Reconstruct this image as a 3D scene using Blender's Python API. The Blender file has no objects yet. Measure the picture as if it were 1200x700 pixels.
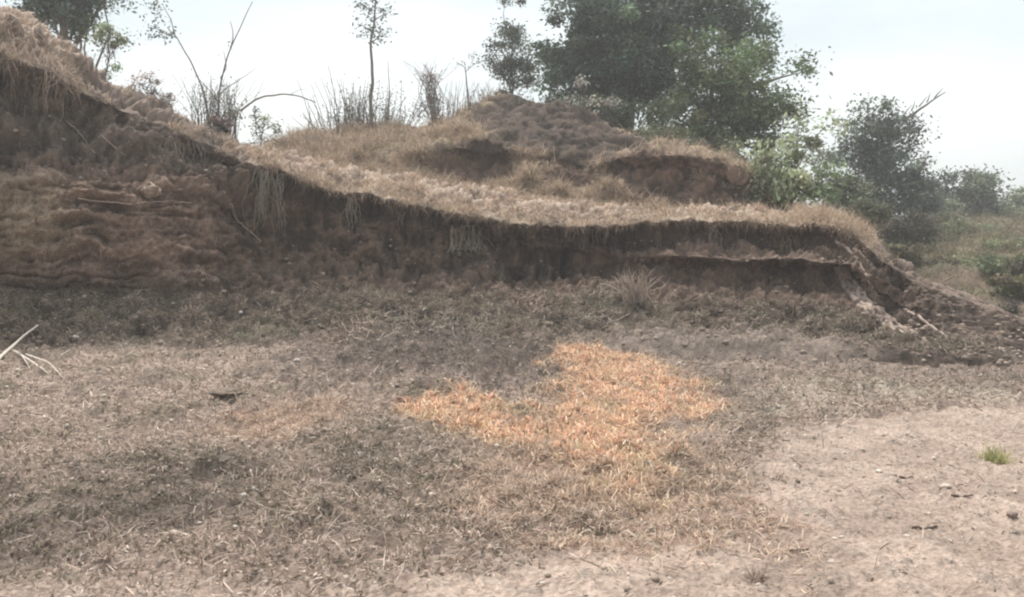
import bpy, math, random
import numpy as np
from mathutils import Vector, Matrix
from mathutils.bvhtree import BVHTree

random.seed(7); rng = np.random.default_rng(7)
S = bpy.context.scene; COL = S.collection
# ------------------------------------------------------------------ camera
F = 1039.0; EYE = 1.6; PITCH = math.radians(-2.75)      # photograph measured at 1200 x 700
cam = bpy.data.objects.new('camera', bpy.data.cameras.new('camera')); COL.objects.link(cam)
cam.location = (0, 0, EYE); cam.rotation_euler = (math.radians(90)+PITCH, 0, 0)
cam.data.sensor_width = 36; cam.data.lens = 36*F/1200
cam.data.clip_start = .05; cam.data.clip_end = 3000
S.camera = cam
# ------------------------------------------------------------------ sky, sun, exposure
SUN_EL, SUN_AZ = math.radians(66), math.radians(-25)    # azimuth measured from +Y towards +X
W = bpy.data.worlds.new('World'); S.world = W; W.use_nodes = True
nt = W.node_tree; N = nt.nodes; L = nt.links; N.clear()
sky = N.new('ShaderNodeTexSky'); sky.sky_type = 'NISHITA'; sky.sun_disc = False
sky.sun_elevation = SUN_EL; sky.sun_rotation = SUN_AZ
sky.air_density = 1.3; sky.dust_density = 3.0; sky.ozone_density = 1
bg = N.new('ShaderNodeBackground'); bg.inputs[1].default_value = 0.1
tc = N.new('ShaderNodeTexCoord'); mp = N.new('ShaderNodeMapping'); mp.inputs['Scale'].default_value = (1.2, 1.2, 4)
cn = N.new('ShaderNodeTexNoise'); cn.inputs['Scale'].default_value = 1.5; cn.inputs['Detail'].default_value = 5
cr = N.new('ShaderNodeValToRGB')
cr.color_ramp.elements[0].position = .3; cr.color_ramp.elements[0].color = (2.8, 3.3, 3.5, 1)
cr.color_ramp.elements[1].position = .7; cr.color_ramp.elements[1].color = (5.0, 5.2, 5.15, 1)
mx = N.new('ShaderNodeMix'); mx.data_type = 'RGBA'; mx.inputs['Factor'].default_value = .88
out = N.new('ShaderNodeOutputWorld')
L.new(tc.outputs['Generated'], mp.inputs[0]); L.new(mp.outputs[0], cn.inputs['Vector'])
L.new(cn.outputs['Fac'], cr.inputs[0]); L.new(sky.outputs[0], mx.inputs[6]); L.new(cr.outputs[0], mx.inputs[7])
L.new(mx.outputs[2], bg.inputs[0]); L.new(bg.outputs[0], out.inputs[0])
sl = bpy.data.lights.new('sun', 'SUN'); sl.energy = 2.5; sl.angle = math.radians(32); sl.color = (1, .95, .88)
so = bpy.data.objects.new('sun', sl); COL.objects.link(so)
sd = Vector((math.sin(SUN_AZ)*math.cos(SUN_EL), math.cos(SUN_AZ)*math.cos(SUN_EL), math.sin(SUN_EL)))
so.rotation_euler = sd.to_track_quat('Z', 'Y').to_euler(); so.location = (0, 0, 40)
S.view_settings.view_transform = 'Standard'; S.view_settings.look = 'None'
S.view_settings.gamma = 1; S.view_settings.exposure = 1.2; S.view_settings.use_curve_mapping = False
S.render.engine = 'CYCLES'; S.render.resolution_x = 1024; S.render.resolution_y = 597
S.cycles.filter_width = 2.2

# ------------------------------------------------------------------ helpers
cp, sp = math.cos(PITCH), math.sin(PITCH)
def at(px, py, Y):
    """world point at depth Y seen at photograph pixel px, py (arrays or numbers)"""
    u = (np.asarray(px, float)-600)/F; v = (350-np.asarray(py, float))/F
    dy = cp - v*sp; dz = sp + v*cp
    t = np.asarray(Y, float)/dy
    return np.stack(np.broadcast_arrays(u*t, Y+0*t, EYE+dz*t), -1)
def ray(px, py):
    u = (px-600)/F; v = (350-py)/F
    return Vector((u, cp-v*sp, sp+v*cp)).normalized()

_perm = np.random.default_rng(3).integers(0, 256, 4096*2)
_grad = np.random.default_rng(4).normal(size=(256, 3)); _grad /= np.linalg.norm(_grad, axis=1)[:, None]
_gx, _gy, _gz = [np.ascontiguousarray(_grad[:, k], dtype=np.float32) for k in range(3)]
_perm32 = _perm.astype(np.int32)
def perlin(P):
    P = np.asarray(P, np.float64); shp = P.shape[:-1]; P = P.reshape(-1, 3)
    Fl = np.floor(P); I = Fl.astype(np.int32); f = (P-Fl).astype(np.float32); w = f*f*f*(f*(f*6-15)+10)
    fx, fy, fz = [np.ascontiguousarray(f[:, k]) for k in range(3)]; wx, wy, wz = [np.ascontiguousarray(w[:, k]) for k in range(3)]
    Ix, Iy, Iz = [np.ascontiguousarray(I[:, k]) for k in range(3)]
    r = np.zeros(len(P), np.float32)
    for dx in (0, 1):
        hx = _perm32[(Ix+dx) & 4095]+Iy; ax = wx if dx else 1-wx; tx = fx-dx
        for dy in (0, 1):
            hy = _perm32[(hx+dy) & 4095]+Iz; ay = ax*(wy if dy else 1-wy); ty = fy-dy
            for dz in (0, 1):
                h = _perm32[(hy+dz) & 4095] & 255
                r += (_gx[h]*tx+_gy[h]*ty+_gz[h]*(fz-dz))*(ay*(wz if dz else 1-wz))
    return (r*1.6).astype(np.float64).reshape(shp)
def fbm(P, sc, octv=3, gain=.5, off=0.):
    P = np.asarray(P, float)*np.asarray(sc, float)+off; a = 1; r = 0
    for k in range(octv):
        r = r+a*perlin(P+17.3*k); P = P*2.03; a *= gain
    return r
def sst(x, a, b):
    t = np.clip((x-a)/(b-a), 0, 1); return t*t*(3-2*t)
def mixc(c0, c1, t):
    t = np.asarray(t)[..., None]; return np.asarray(c0)*(1-t)+np.asarray(c1)*t

def mesh_np(name, V, Fc, C=None, smooth=False):
    me = bpy.data.meshes.new(name); V = np.ascontiguousarray(V, np.float32); Fc = np.ascontiguousarray(Fc, np.int32)
    k = Fc.shape[1]
    me.vertices.add(len(V)); me.vertices.foreach_set('co', V.ravel())
    me.loops.add(Fc.size); me.loops.foreach_set('vertex_index', Fc.ravel())
    me.polygons.add(len(Fc)); me.polygons.foreach_set('loop_start', np.arange(0, Fc.size, k, dtype=np.int32))
    if smooth: me.polygons.foreach_set('use_smooth', np.ones(len(Fc), bool))
    me.update(calc_edges=True)
    if C is not None:
        a = me.color_attributes.new('Col', 'FLOAT_COLOR', 'POINT')
        C4 = np.ones((len(V), 4), np.float32); C4[:, :3] = np.clip(C, 0.004, .9); a.data.foreach_set('color', C4.ravel())
    return me
def obj(name, me, mat, parent=None):
    o = bpy.data.objects.new(name, me); COL.objects.link(o)
    if mat and not me.materials: me.materials.append(mat)
    if parent: o.parent = parent
    return o
def tag(o, label=None, cat=None, group=None, kind=None):
    if label: o['label'] = label
    if cat: o['category'] = cat
    if group: o['group'] = group
    if kind: o['kind'] = kind
    return o
def empty(name, loc):
    o = bpy.data.objects.new(name, None); COL.objects.link(o); o.location = loc; o.empty_display_size = .2
    return o

def mat(name, rough=.9, sc=30, amt=.35, bump=.3, bsc=None, spec=.2, trans=0, sc2=4, amt2=.15, dist=.02):
    m = bpy.data.materials.new(name); m.use_nodes = True; n = m.node_tree.nodes; l = m.node_tree.links
    b = n['Principled BSDF']; b.inputs['Roughness'].default_value = rough; b.inputs['Specular IOR Level'].default_value = spec
    at_ = n.new('ShaderNodeAttribute'); at_.attribute_name = 'Col'
    g = n.new('ShaderNodeNewGeometry')
    prev = at_.outputs['Color']
    for s, a in ((sc, amt), (sc2, amt2)):
        nz = n.new('ShaderNodeTexNoise'); nz.inputs['Scale'].default_value = s; nz.inputs['Detail'].default_value = 5
        nz.inputs['Roughness'].default_value = .65
        l.new(g.outputs['Position'], nz.inputs['Vector'])
        mr = n.new('ShaderNodeMapRange'); mr.inputs[1].default_value = .3; mr.inputs[2].default_value = .7
        mr.inputs[3].default_value = 1-a; mr.inputs[4].default_value = 1+a; l.new(nz.outputs['Fac'], mr.inputs[0])
        vm = n.new('ShaderNodeVectorMath'); vm.operation = 'SCALE'; l.new(prev, vm.inputs[0]); l.new(mr.outputs[0], vm.inputs['Scale'])
        prev = vm.outputs[0]
        if bump and s == sc:
            bp = n.new('ShaderNodeBump'); bp.inputs['Strength'].default_value = bump; bp.inputs['Distance'].default_value = dist
            l.new(nz.outputs['Fac'], bp.inputs['Height']); l.new(bp.outputs[0], b.inputs['Normal'])
    l.new(prev, b.inputs['Base Color'])
    if trans:
        tr = n.new('ShaderNodeBsdfTranslucent'); l.new(prev, tr.inputs[0]); ms = n.new('ShaderNodeMixShader'); ms.inputs[0].default_value = trans
        l.new(b.outputs[0], ms.inputs[1]); l.new(tr.outputs[0], ms.inputs[2]); l.new(ms.outputs[0], n['Material Output'].inputs[0])
    return m
M_soil = mat('soil', .95, 34, .42, .9, sc2=7, dist=.03, amt2=.15)
M_straw = mat('dry_straw', .8, 60, .1, 0, trans=.25)
M_leaf = mat('leaf', .6, 20, .1, 0, spec=.3, trans=.3)
M_bark = mat('bark', .9, 40, .3, .4)
M_stone = mat('stone', .85, 50, .2, .4)

# ------------------------------------------------------------------ terrain functions
_bl = {}
def blob(X, Y, px, py, rx, ry, soft=.5, gz=0.1, wob=.42, seed=0.):
    """mask of an uneven patch of ground whose middle is seen at px, py"""
    d = (EYE-gz)/max(1e-3, ((py-300.)/F)); cx = (px-600)/F*d
    d0 = (EYE-gz)/((py+ry-300.)/F); d1 = (EYE-gz)/(max(4, py-ry-300.)/F)
    hx = rx/F*d; hy = (d1-d0)/2; cy = (d0+d1)/2
    q = np.sqrt(((X-cx)/hx)**2+((Y-cy)/hy)**2)
    if 'n' not in _bl:
        P = np.stack([X, Y, X*0], -1); _bl['n'] = [fbm(P+k*31.7, 1.5, 5, .72) for k in range(2)]
    q = q+wob*_bl['n'][int(seed) % 2]
    return 1-sst(q, 1-soft, 1+soft)
def G(x, y):
    x = np.asarray(x, float); y = np.asarray(y, float)
    z = .115*np.maximum(0, np.sqrt((y-14.2)**2+.6)/2+(y-14.2)/2)
    z = np.where(y > 40, z-.115*np.maximum(0, y-44)*sst(y, 40, 48), z)
    z = z+.22*sst(y, 7, 14)*sst(-x, -2, 6)
    z = z+.10*perlin(np.stack([x*.35, y*.35, 0*x], -1))*sst(y, 3, 8)
    return z

def grid_faces(R, Cn):
    i = np.arange(R*Cn).reshape(R, Cn)
    return np.stack([i[:-1, :-1], i[:-1, 1:], i[1:, 1:], i[1:, :-1]], -1).reshape(-1, 4)
def normals(P):
    du = np.gradient(P, axis=1); dv = np.gradient(P, axis=0)
    n = np.cross(du, dv); n /= np.linalg.norm(n, axis=-1)[..., None]+1e-9
    return n

# ---- ground sheet
ys = [-30., -12, -4, 0, 2]
y = 3.0
while y < 300:
    ys.append(y); y += max(.018, .0030*y*(1 if y < 16 else 1.8+(y-16)*.06))
ys = np.array(ys+[300.])
uc = np.linspace(-.8, .8, 760); ko = (np.arange(1, 11)/10.)**2
w = np.maximum(ys, 2.)[:, None]
XX = np.concatenate([-(.8*w+(260-.8*w)*ko[None, ::-1]), uc[None]*w, .8*w+(260-.8*w)*ko[None]], 1)
YY = np.broadcast_to(ys[:, None], XX.shape).copy()
ZZ = G(XX, YY)
P2 = np.stack([XX, YY, 0*XX], -1)
near = 1-sst(YY, 20, 45)
# the bare trodden dirt on the right
edge = .6*perlin(np.stack([XX*.5, YY*.5, 0*XX+4], -1))+.35*perlin(np.stack([XX*1.7, YY*1.7, 0*XX+9], -1))
bound = np.interp(YY, [0, 2, 4.2, 5.0, 6.5, 8.0, 8.7, 9.1, 9.6], [-4, -2.2, -.5, .9, 1.7, 2.4, 3.6, 5.2, 9.])
dirt = sst(XX-bound+edge*.6, -.35, .4)*(1-sst(YY, 8.9, 9.7))
dirt = np.maximum(dirt, (1-sst(YY+edge*.5, 3.9, 4.7))*.9)
orange = np.maximum.reduce([blob(XX, YY, 732, 442, 72, 38, .45, seed=1), blob(XX, YY, 700, 500, 66, 42, .7, seed=2)*.8,
                            blob(XX, YY, 532, 480, 54, 20, .3, seed=3), blob(XX, YY, 598, 500, 46, 16, .5, seed=4)*.7])
pinkish = np.maximum.reduce([blob(XX, YY, 325, 490, 66, 18, .5, seed=5)*1.6, blob(XX, YY, 650, 560, 115, 48, .6, seed=6),
                             blob(XX, YY, 750, 590, 110, 40, .7, seed=7)*.6, blob(XX, YY, 850, 560, 40, 60, .7, seed=8)*.4])
green = np.maximum.reduce([blob(XX, YY, 210, 560, 110, 40, .6, seed=10), blob(XX, YY, 30, 590, 90, 70, .6, seed=11),
                           blob(XX, YY, 480, 540, 90, 35, .6, seed=12), blob(XX, YY, 690, 640, 70, 28, .6, seed=13),
                           blob(XX, YY, 680, 592, 60, 18, .6, seed=14), blob(XX, YY, 430, 505, 80, 20, .7, seed=15),
                           blob(XX, YY, 850, 545, 90, 28, .7, seed=16)*.7, blob(XX, YY, 540, 575, 70, 18, .6, seed=17)])
burnt = np.maximum.reduce([blob(XX, YY, 170, 590, 70, 22, .7, seed=40)*.7, blob(XX, YY, 30, 620, 60, 36, .7, seed=41)*.7, blob(XX, YY, 510, 588, 40, 14, .7, seed=42)*.6, blob(XX, YY, 250, 545, 60, 14, .7, seed=43)*.6, blob(XX, YY, 500, 425, 140, 26, .5, seed=20), blob(XX, YY, 590, 420, 80, 30, .5, seed=23), blob(XX, YY, 560, 400, 130, 26, .5, seed=21),
                           blob(XX, YY, 640, 430, 60, 16, .5, seed=22), blob(XX, YY, 860, 450, 60, 40, .6, seed=23)*.5,
                           sst(YY+.8*edge, 12.3, 14.2)*.8, sst(XX, 2.5, 4.5)*sst(YY+edge*.8, 9.2, 10)*.38])
pale = np.maximum.reduce([blob(XX, YY, 1000, 455, 90, 12, .5, seed=30), blob(XX, YY, 920, 470, 60, 9, .6, seed=31), blob(XX, YY, 1170, 462, 60, 8, .5, seed=32)])
m1 = fbm(P2, 1.1, 4, .6); m2 = fbm(P2, 5., 3, .6, 40.); m3 = fbm(P2, 19., 3, .6, 80.)
rough_ = (1-dirt*.8)*near
ZZ = ZZ+rough_*(.045*m1+.040*m2+.024*m3*np.clip(1+m2, 0, 2))+near*dirt*(.014*m2+.007*m3+.012*m1)
tuss = np.clip(fbm(P2, 2.6, 2, .5, 11.), 0, 1); ZZ += rough_*tuss*.09
heap = blob(XX, YY, 505, 425, 150, 26, .8, seed=20); ZZ += .20*heap*(1+.5*m1)
c = mixc((.20, .15, .125), (.40, .31, .26), sst(m2+.7*m3, -.6, .7))
c = mixc(c, (.155, .132, .098), sst(m1+.6*m2, 0, .8)*.7)
c = mixc(c, (.165, .142, .108), np.clip(green*(.45+.6*m2+.3*m3), 0, 1))
c = mixc(c, (.10, .080, .069), np.clip(burnt*(.85+.3*m2), 0, 1))
c = mixc(c, (.42, .31, .25), np.clip(pinkish*.55, 0, 1))
c = mixc(c, (.60, .39, .27), orange*np.clip(.6+.7*m2, 0, 1))
c = mixc(c, (.38, .33, .27), pale*.6)
dc = mixc((.30, .23, .19), (.41, .32, .268), sst(m1+.4*m2+.3*m3, -.6, .7))
dc = mixc(dc, (.25, .21, .18), sst(m2+.5*m3, .3, 1.0)*.7)
c = mixc(c, dc, dirt)
# the weedy hillside behind on the right
far = sst(YY, 15.5, 19)
hc = mixc((.10, .095, .06), (.17, .135, .09), sst(fbm(P2, .35, 4, .6, 5.), -.5, .6))
hc = mixc(hc, (.17, .12, .098), sst(fbm(P2*[1, .5, 1], .8, 3, .6, 9.), -.5, .2)*(1-sst(YY, 20, 29)))
c = mixc(c, hc, far)
ZZ += far*(.10+.16*(1-sst(YY, 22, 30)))*fbm(P2*[.6, 1, 1], .9, 4, .6)*(1-sst(YY, 60, 90))
P_g = np.stack([XX, YY, ZZ], -1)
g_ob = obj('ground', mesh_np('ground', P_g.reshape(-1, 3), grid_faces(*XX.shape), c.reshape(-1, 3), True), M_soil)
tag(g_ob, kind='structure')

# ---- lofted sheets: each column is a profile (py, depth) from foot to back
def loft(keys, table, px, nsub, sm=4):
    rows = len(table[0]); T = np.array(table, float)              # keys x rows x 2
    A = np.empty((rows, len(px), 2))
    for r in range(rows):
        for k in range(2):
            v = np.interp(px, keys, T[:, r, k])
            ker = np.ones(2*sm+1)/(2*sm+1)
            for _ in range(2): v = np.convolve(np.pad(v, sm, mode='edge'), ker, 'valid')
            A[r, :, k] = v
    W_ = at(px[None], A[..., 0], A[..., 1])
    out = []; rv = []
    for r in range(rows-1):
        t = np.arange(nsub[r])/nsub[r]
        out.append(W_[r][None]*(1-t[:, None, None])+W_[r+1][None]*t[:, None, None]); rv.append(r+t)
    out.append(W_[-1][None]); rv.append([rows-1])
    P = np.concatenate(out); rv = np.concatenate(rv)
    for _ in range(2):                                            # round the profile slightly
        P[1:-1] = (P[:-2]+2*P[1:-1]+P[2:])/4
    return P, rv
#        foot        talus        base         r1           r2           ledge        shelf        wall         under        lip          top          top2         back
B = {
 -900: [(440,9.5), (410,10.0), (350,10.6), (300,10.7), (240,10.8), (200,10.9), (180,11.2), (60,11.7), (-60,12.0), (-110,11.5), (-160,12.5), (-190,15), (-100,24)],
 -250: [(425,11.2), (395,12.0), (350,12.7), (305,12.8), (250,12.9), (212,13.0), (196,13.4), (110,13.8), (30,14.0), (0,13.4), (-50,14.5), (-90,17), (0,24)],
 0:    [(415,12.4), (385,13.0), (345,13.6), (303,13.7), (252,13.8), (214,13.9), (200,14.4), (140,14.8), (88,15.0), (66,14.3), (20,15.2), (-14,17), (60,24)],
 60:   [(415,12.6), (385,13.2), (345,13.9), (303,14.0), (252,14.1), (214,14.2), (198,14.6), (145,15.0), (108,15.2), (88,14.7), (50,15.7), (36,17.5), (90,24)],
 100:  [(415,12.7), (385,13.4), (345,14.1), (303,14.2), (252,14.35), (214,14.5), (197,14.8), (155,15.2), (125,15.5), (108,15.2), (80,16.3), (72,18), (110,24)],
 150:  [(415,12.9), (385,13.7), (345,14.4), (305,14.5), (255,14.7), (216,14.8), (198,15.1), (168,15.5), (145,15.8), (132,15.7), (114,16.6), (108,18), (135,24)],
 200:  [(415,13.0), (386,13.9), (347,14.7), (305,14.9), (258,15.1), (220,15.2), (200,15.5), (180,15.8), (160,16.1), (150,16.1), (138,16.9), (133,18), (155,24)],
 250:  [(415,13.1), (386,14.1), (347,15.0), (308,15.3), (262,15.5), (228,15.7), (208,15.9), (195,16.1), (182,16.3), (176,16.2), (168,17.0), (164,18), (180,24)],
 300:  [(415,13.2), (384,14.4), (345,15.4), (310,15.9), (272,16.1), (245,16.2), (226,16.3), (212,16.4), (202,16.5), (193,16.3), (183,17.2), (179,18.5), (200,24)],
 340:  [(415,13.2), (383,14.6), (338,15.7), (308,16.3), (276,16.5), (256,16.6), (240,16.65), (226,16.7), (216,16.7), (205,16.4), (192,17.3), (184,19), (210,24)],
 400:  [(415,13.2), (380,14.7), (332,16.0), (305,16.6), (282,16.8), (266,16.9), (254,16.95), (244,16.95), (236,16.9), (224,16.6), (209,17.8), (195,19.6), (225,24)],
 500:  [(415,13.0), (382,14.5), (338,16.0), (315,16.7), (295,16.9), (280,17.0), (270,17.0), (262,17.0), (254,17.0), (242,16.7), (226,17.9), (210,19.8), (240,24)],
 600:  [(415,13.0), (384,14.5), (342,16.0), (325,16.7), (308,17.1), (296,17.2), (288,17.2), (280,17.2), (273,17.2), (262,16.8), (246,18.0), (228,19.8), (255,24)],
 700:  [(415,13.0), (384,14.5), (346,15.8), (330,16.5), (312,17.0), (300,17.1), (292,17.1), (284,17.1), (276,17.1), (265,16.7), (252,18.0), (242,19.8), (260,24)],
 760:  [(415,13.0), (382,14.6), (350,15.6), (334,16.2), (312,16.6), (302,16.4), (294,16.6), (284,16.8), (272,16.9), (260,16.5), (253,18.0), (250,19.6), (265,24)],
 800:  [(415,13.0), (380,14.6), (352,15.4), (336,16.0), (309,16.5), (301,15.8), (295,16.1), (282,16.5), (270,16.7), (257,16.3), (251,17.8), (250,19.4), (270,24)],
 900:  [(415,12.9), (380,14.4), (354,15.1), (336,15.8), (311,16.3), (303,15.4), (297,15.8), (284,16.2), (273,16.4), (262,15.9), (254,17.4), (252,19.2), (280,24)],
 960:  [(415,12.8), (384,14.1), (358,14.8), (338,15.5), (314,16.0), (306,15.1), (299,15.5), (286,15.8), (274,16.0), (262,15.6), (256,17.0), (256,18.6), (285,23)],
 1000: [(415,12.8), (390,13.7), (366,14.5), (344,15.1), (322,15.5), (312,15.0), (304,15.2), (296,15.4), (286,15.5), (276,15.4), (268,16.4), (268,17.6), (295,21)],
 1040: [(415,12.8), (396,13.4), (380,14.0), (364,14.5), (348,14.8), (338,14.8), (330,14.9), (322,15.0), (316,15.1), (308,15.1), (300,15.9), (298,16.8), (320,19)],
 1080: [(418,12.8), (405,13.2), (392,13.6), (380,13.9), (368,14.1), (361,14.2), (355,14.3), (348,14.4), (342,14.5), (335,14.6), (329,15.2), (329,16.0), (345,18)],
 1130: [(424,12.7), (410,13.0), (399,13.3), (389,13.6), (380,13.8), (374,13.9), (368,14.0), (362,14.1), (356,14.2), (350,14.3), (346,14.9), (347,15.7), (364,17.5)],
 1200: [(430,12.6), (419,12.9), (411,13.2), (404,13.4), (398,13.6), (393,13.7), (388,13.8), (384,13.9), (380,14.0), (376,14.1), (373,14.6), (375,15.3), (390,17)],
 1320: [(438,12.5), (433,12.7), (430,12.8), (428,12.9), (424,13.0), (422,13.0), (420,13.1), (417,13.2), (415,13.3), (413,13.4), (412,13.7), (414,14.1), (428,15)],
}
keys = sorted(B); pxb = np.concatenate([np.linspace(-900, -60, 60)[:-1], np.linspace(-60, 1320, 1080)])
nsub = [26, 34, 30, 30, 24, 14, 20, 18, 14, 26, 22, 10]
PB, rvb = loft(keys, [B[k] for k in keys], pxb, nsub)
# bury the foot and the back row
PB[-1, :, 2] = np.minimum(PB[-1, :, 2], G(PB[-1, :, 0], PB[-1, :, 1]))-.4
RV = np.broadcast_to(rvb[:, None], PB.shape[:2]); PX = np.broadcast_to(pxb[None], PB.shape[:2])
gz = G(PB[..., 0], PB[..., 1]); f0 = 1-sst(RV, 0, .5)
PB[..., 2] = PB[..., 2]*(1-f0)+(np.minimum(PB[..., 2], gz)-.08)*f0
PB[..., 2] += (1-f0)*(1-sst(RV, 1.2, 2.2))*(.20*fbm(PB*[1, 0, 0], .75, 3, .6, 44.)-.05)*(1-.5*sst(PX, 740, 840))
nB = normals(PB)
if nB[..., 1].mean() > 0: nB = -nB
leftw = 1-sst(PX, 230, 330)                                     # stratified left face
wall = sst(RV, 1.7, 2.3)*(1-sst(RV, 8.2, 9.2)); talus = 1-sst(RV, 1.6, 2.2); top = sst(RV, 8.8, 9.6)
rgt = sst(PX, 990, 1050)
f_lo = fbm(PB, (.9, .9, .7), 3, .5); f_md = fbm(PB, (3.2, 3.2, 2.2), 3, .55, 7.); f_hi = fbm(PB, (11, 11, 10), 3, .55, 33.)
gul = 1-np.abs(fbm(PB, (2.3, 2.3, .45), 2, .5, 21.))*2          # vertical runnels
zz_ = PB[..., 2]+.05*PB[..., 0]+.12*fbm(PB, (.6, .6, .6), 2, .5, 3.)
zz_ = zz_+.10*perlin(PB*1.7)+.05*perlin(PB*4.1)
sm_ = np.clip(.55+.8*perlin(PB*[.8, .8, 1.3]+9), 0, 1.2)
strat = perlin(np.stack([PB[..., 0]*.9, PB[..., 1]*.9, zz_*4.2], -1)); strat2 = perlin(np.stack([PB[..., 0]*1.9, PB[..., 1]*1.9, zz_*10], -1))*sm_
step = np.clip(np.round(strat*4)/4*.7+strat*.3, -1, 1)
cell = np.floor(1e-9+perlin(PB*[2.4, 2.4, 5.0]+3)*3)/3          # blocky crumbling
crk = np.exp(-(np.abs(perlin(PB*[2.2, 2.2, 3.2]+5))/.045))*sst(perlin(PB*.9+2), -.2, .3)
lay = np.exp(-(np.abs(perlin(np.stack([PB[..., 0]*.55, PB[..., 1]*.55, zz_*5.5], -1)))/.07))*sst(perlin(PB*[.7, .7, 1.5]+8), -.35, .1)
d = wall*(-.10*crk-.20*lay*(.25+.75*leftw)+.05*(1-leftw)*np.abs(f_md)+.16*f_lo+.075*f_md*(1+.5*(1-leftw))+.065*f_hi+.05*cell*(.4+.6*leftw)+(.20*step*sm_+.05*strat2)*leftw*sst(-RV, -6.3, -5.2)
          -.13*sst(gul, .35, 1)*(1-leftw*.7)*(1-.8*sst(PX, 730, 790))+.03)
d += talus*(.14*f_lo+.10*f_md+.05*f_hi)*sst(RV, .1, 1.1)+top*(.16*f_lo+.13*f_md+.05*f_hi+leftw*(.20*f_lo+.10*f_md-.12))+wall*leftw*sst(RV, 5.8, 6.6)*(.16*f_lo+.10*f_md)
rk = fbm(PB, (1.5, 1.5, 1.5), 3, .5, 60.); d += rgt*(1-top)*(1-sst(PX, 1120, 1260))*.12*(np.abs(rk)-.3)
X0 = np.stack([PB[..., 0], 0*PX, 0*PX], -1)
# scooped hollows in the wall
for hx, hr, w_, h_, dep in ((610, 4.5, 20, 1.6, .35), (655, 4.3, 16, 1.2, .25), (570, 6, 26, 1.3, .25), (470, 5.5, 24, 2, .2), (365, 6.2, 20, 1.8, .25),
                            (1050, 5, 24, 2.2, .25), (700, 4.5, 30, 1.4, .22), (300, 5, 36, 1.5, .3), (540, 4.2, 14, 1.2, .2), (440, 7, 18, 1, .15)):
    d -= 1.7*dep*np.exp(-((PX-hx)/w_)**2-((RV-hr)/h_)**2)*wall
d -= .20*np.exp(-((RV-7.3)/.8)**2)*sst(PX, 330, 400)*(1-sst(PX, 960, 1000))*(.5+.9*np.clip(perlin(X0*1.1)+.5, 0, 1))
d *= 1-.65*sst(PX, 740, 800)*(1-sst(PX, 985, 1010))*np.exp(-((RV-5.)/.55)**2)
d *= 1-.6*sst(PX, 1050, 1130)
PBd = PB+nB*d[..., None]
wd = np.exp(-((RV-5.3)/1.0)**2)*sst(PX, 700, 800)
PBd[..., 2] += wd*(.10*perlin(PB*[.9, 0, 0]+4)+.05*perlin(PB*[3.1, 0, 0]+1)); PBd[..., 1] += wd*(.20*perlin(PB*[1.3, 0, 0]+2)+.08*perlin(PB*[4.5, 0, 0]+7))
wl = np.exp(-((RV-8.9)/1.1)**2)*(1-.4*rgt); X1 = np.stack([PB[..., 0], PB[..., 0]*0, PB[..., 0]*0], -1)
PBd[..., 2] += wl*(.07*perlin(X1*1.3)+.05*perlin(X1*4.3+3)+.03*perlin(X1*11+6)); PBd[..., 1] += wl*(.20*perlin(X1*1.7+8)+.10*perlin(X1*5+1))
# colour
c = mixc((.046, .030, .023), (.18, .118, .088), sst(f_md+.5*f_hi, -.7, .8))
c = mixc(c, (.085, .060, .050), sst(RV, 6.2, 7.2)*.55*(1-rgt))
lc = mixc((.135, .086, .062), (.29, .195, .14), sst(1.3*strat2+.6*f_md+.9*strat+.3*f_lo, -.8, .9))
lc = mixc(lc, (.34, .265, .17), np.exp(-((PX-30)/55)**2-((RV-3.9)/.75)**2)*.8)
lc = mixc(lc, (.32, .25, .17), np.exp(-((PX-20)/45)**2-((RV-5.1)/.35)**2)*.7)
lc = mixc(lc, (.36, .27, .21), sst(strat2+.6*f_hi, .25, .7)*.6)
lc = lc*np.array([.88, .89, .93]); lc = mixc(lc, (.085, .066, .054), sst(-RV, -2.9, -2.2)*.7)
lc = mixc(lc, mixc((.075, .058, .049), (.15, .115, .095), sst(f_md+.6*f_hi, -.5, .6)), sst(RV, 5.8, 6.5)*.92)  # upper left wall coloured darker for the shadow under the overhang
c = mixc(c, lc, leftw)
c = mixc(c, (.175, .115, .09), sst(PX, 720, 800)*.45*wall)
tc_ = mixc((.066, .050, .041), (.21, .158, .128), sst(f_md+.8*f_hi, -.6, .8)); tc_ = mixc(tc_, (.14, .125, .09), sst(f_lo, 0, .6)*.6)
tc_ = mixc(tc_, mixc((.12, .097, .082), (.24, .19, .16), sst(f_md+.8*f_hi, -.6, .8)), (1-sst(RV, .3, 1.3))*sst(PX, 560, 760)); c = mixc(c, tc_, talus)
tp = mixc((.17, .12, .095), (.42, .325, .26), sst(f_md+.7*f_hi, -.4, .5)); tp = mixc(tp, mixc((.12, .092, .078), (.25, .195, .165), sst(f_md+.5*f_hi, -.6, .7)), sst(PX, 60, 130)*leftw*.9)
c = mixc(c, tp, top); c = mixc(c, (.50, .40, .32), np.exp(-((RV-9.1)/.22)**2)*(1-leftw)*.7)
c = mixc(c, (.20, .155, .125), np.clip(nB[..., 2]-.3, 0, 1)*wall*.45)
c = mixc(c, mixc((.065, .048, .040), (.16, .12, .098), sst(f_md+.6*f_hi, -.4, .7)), rgt*.9*(1-top*.15))
c = mixc(c, (.36, .28, .24), np.exp(-np.abs(RV-5.25)*4.5)*sst(PX, 760, 820)*(1-sst(PX, 1000, 1040))*.25)
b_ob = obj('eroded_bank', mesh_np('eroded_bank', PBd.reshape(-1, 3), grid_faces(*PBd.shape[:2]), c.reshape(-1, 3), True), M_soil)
tag(b_ob, kind='structure')

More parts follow.
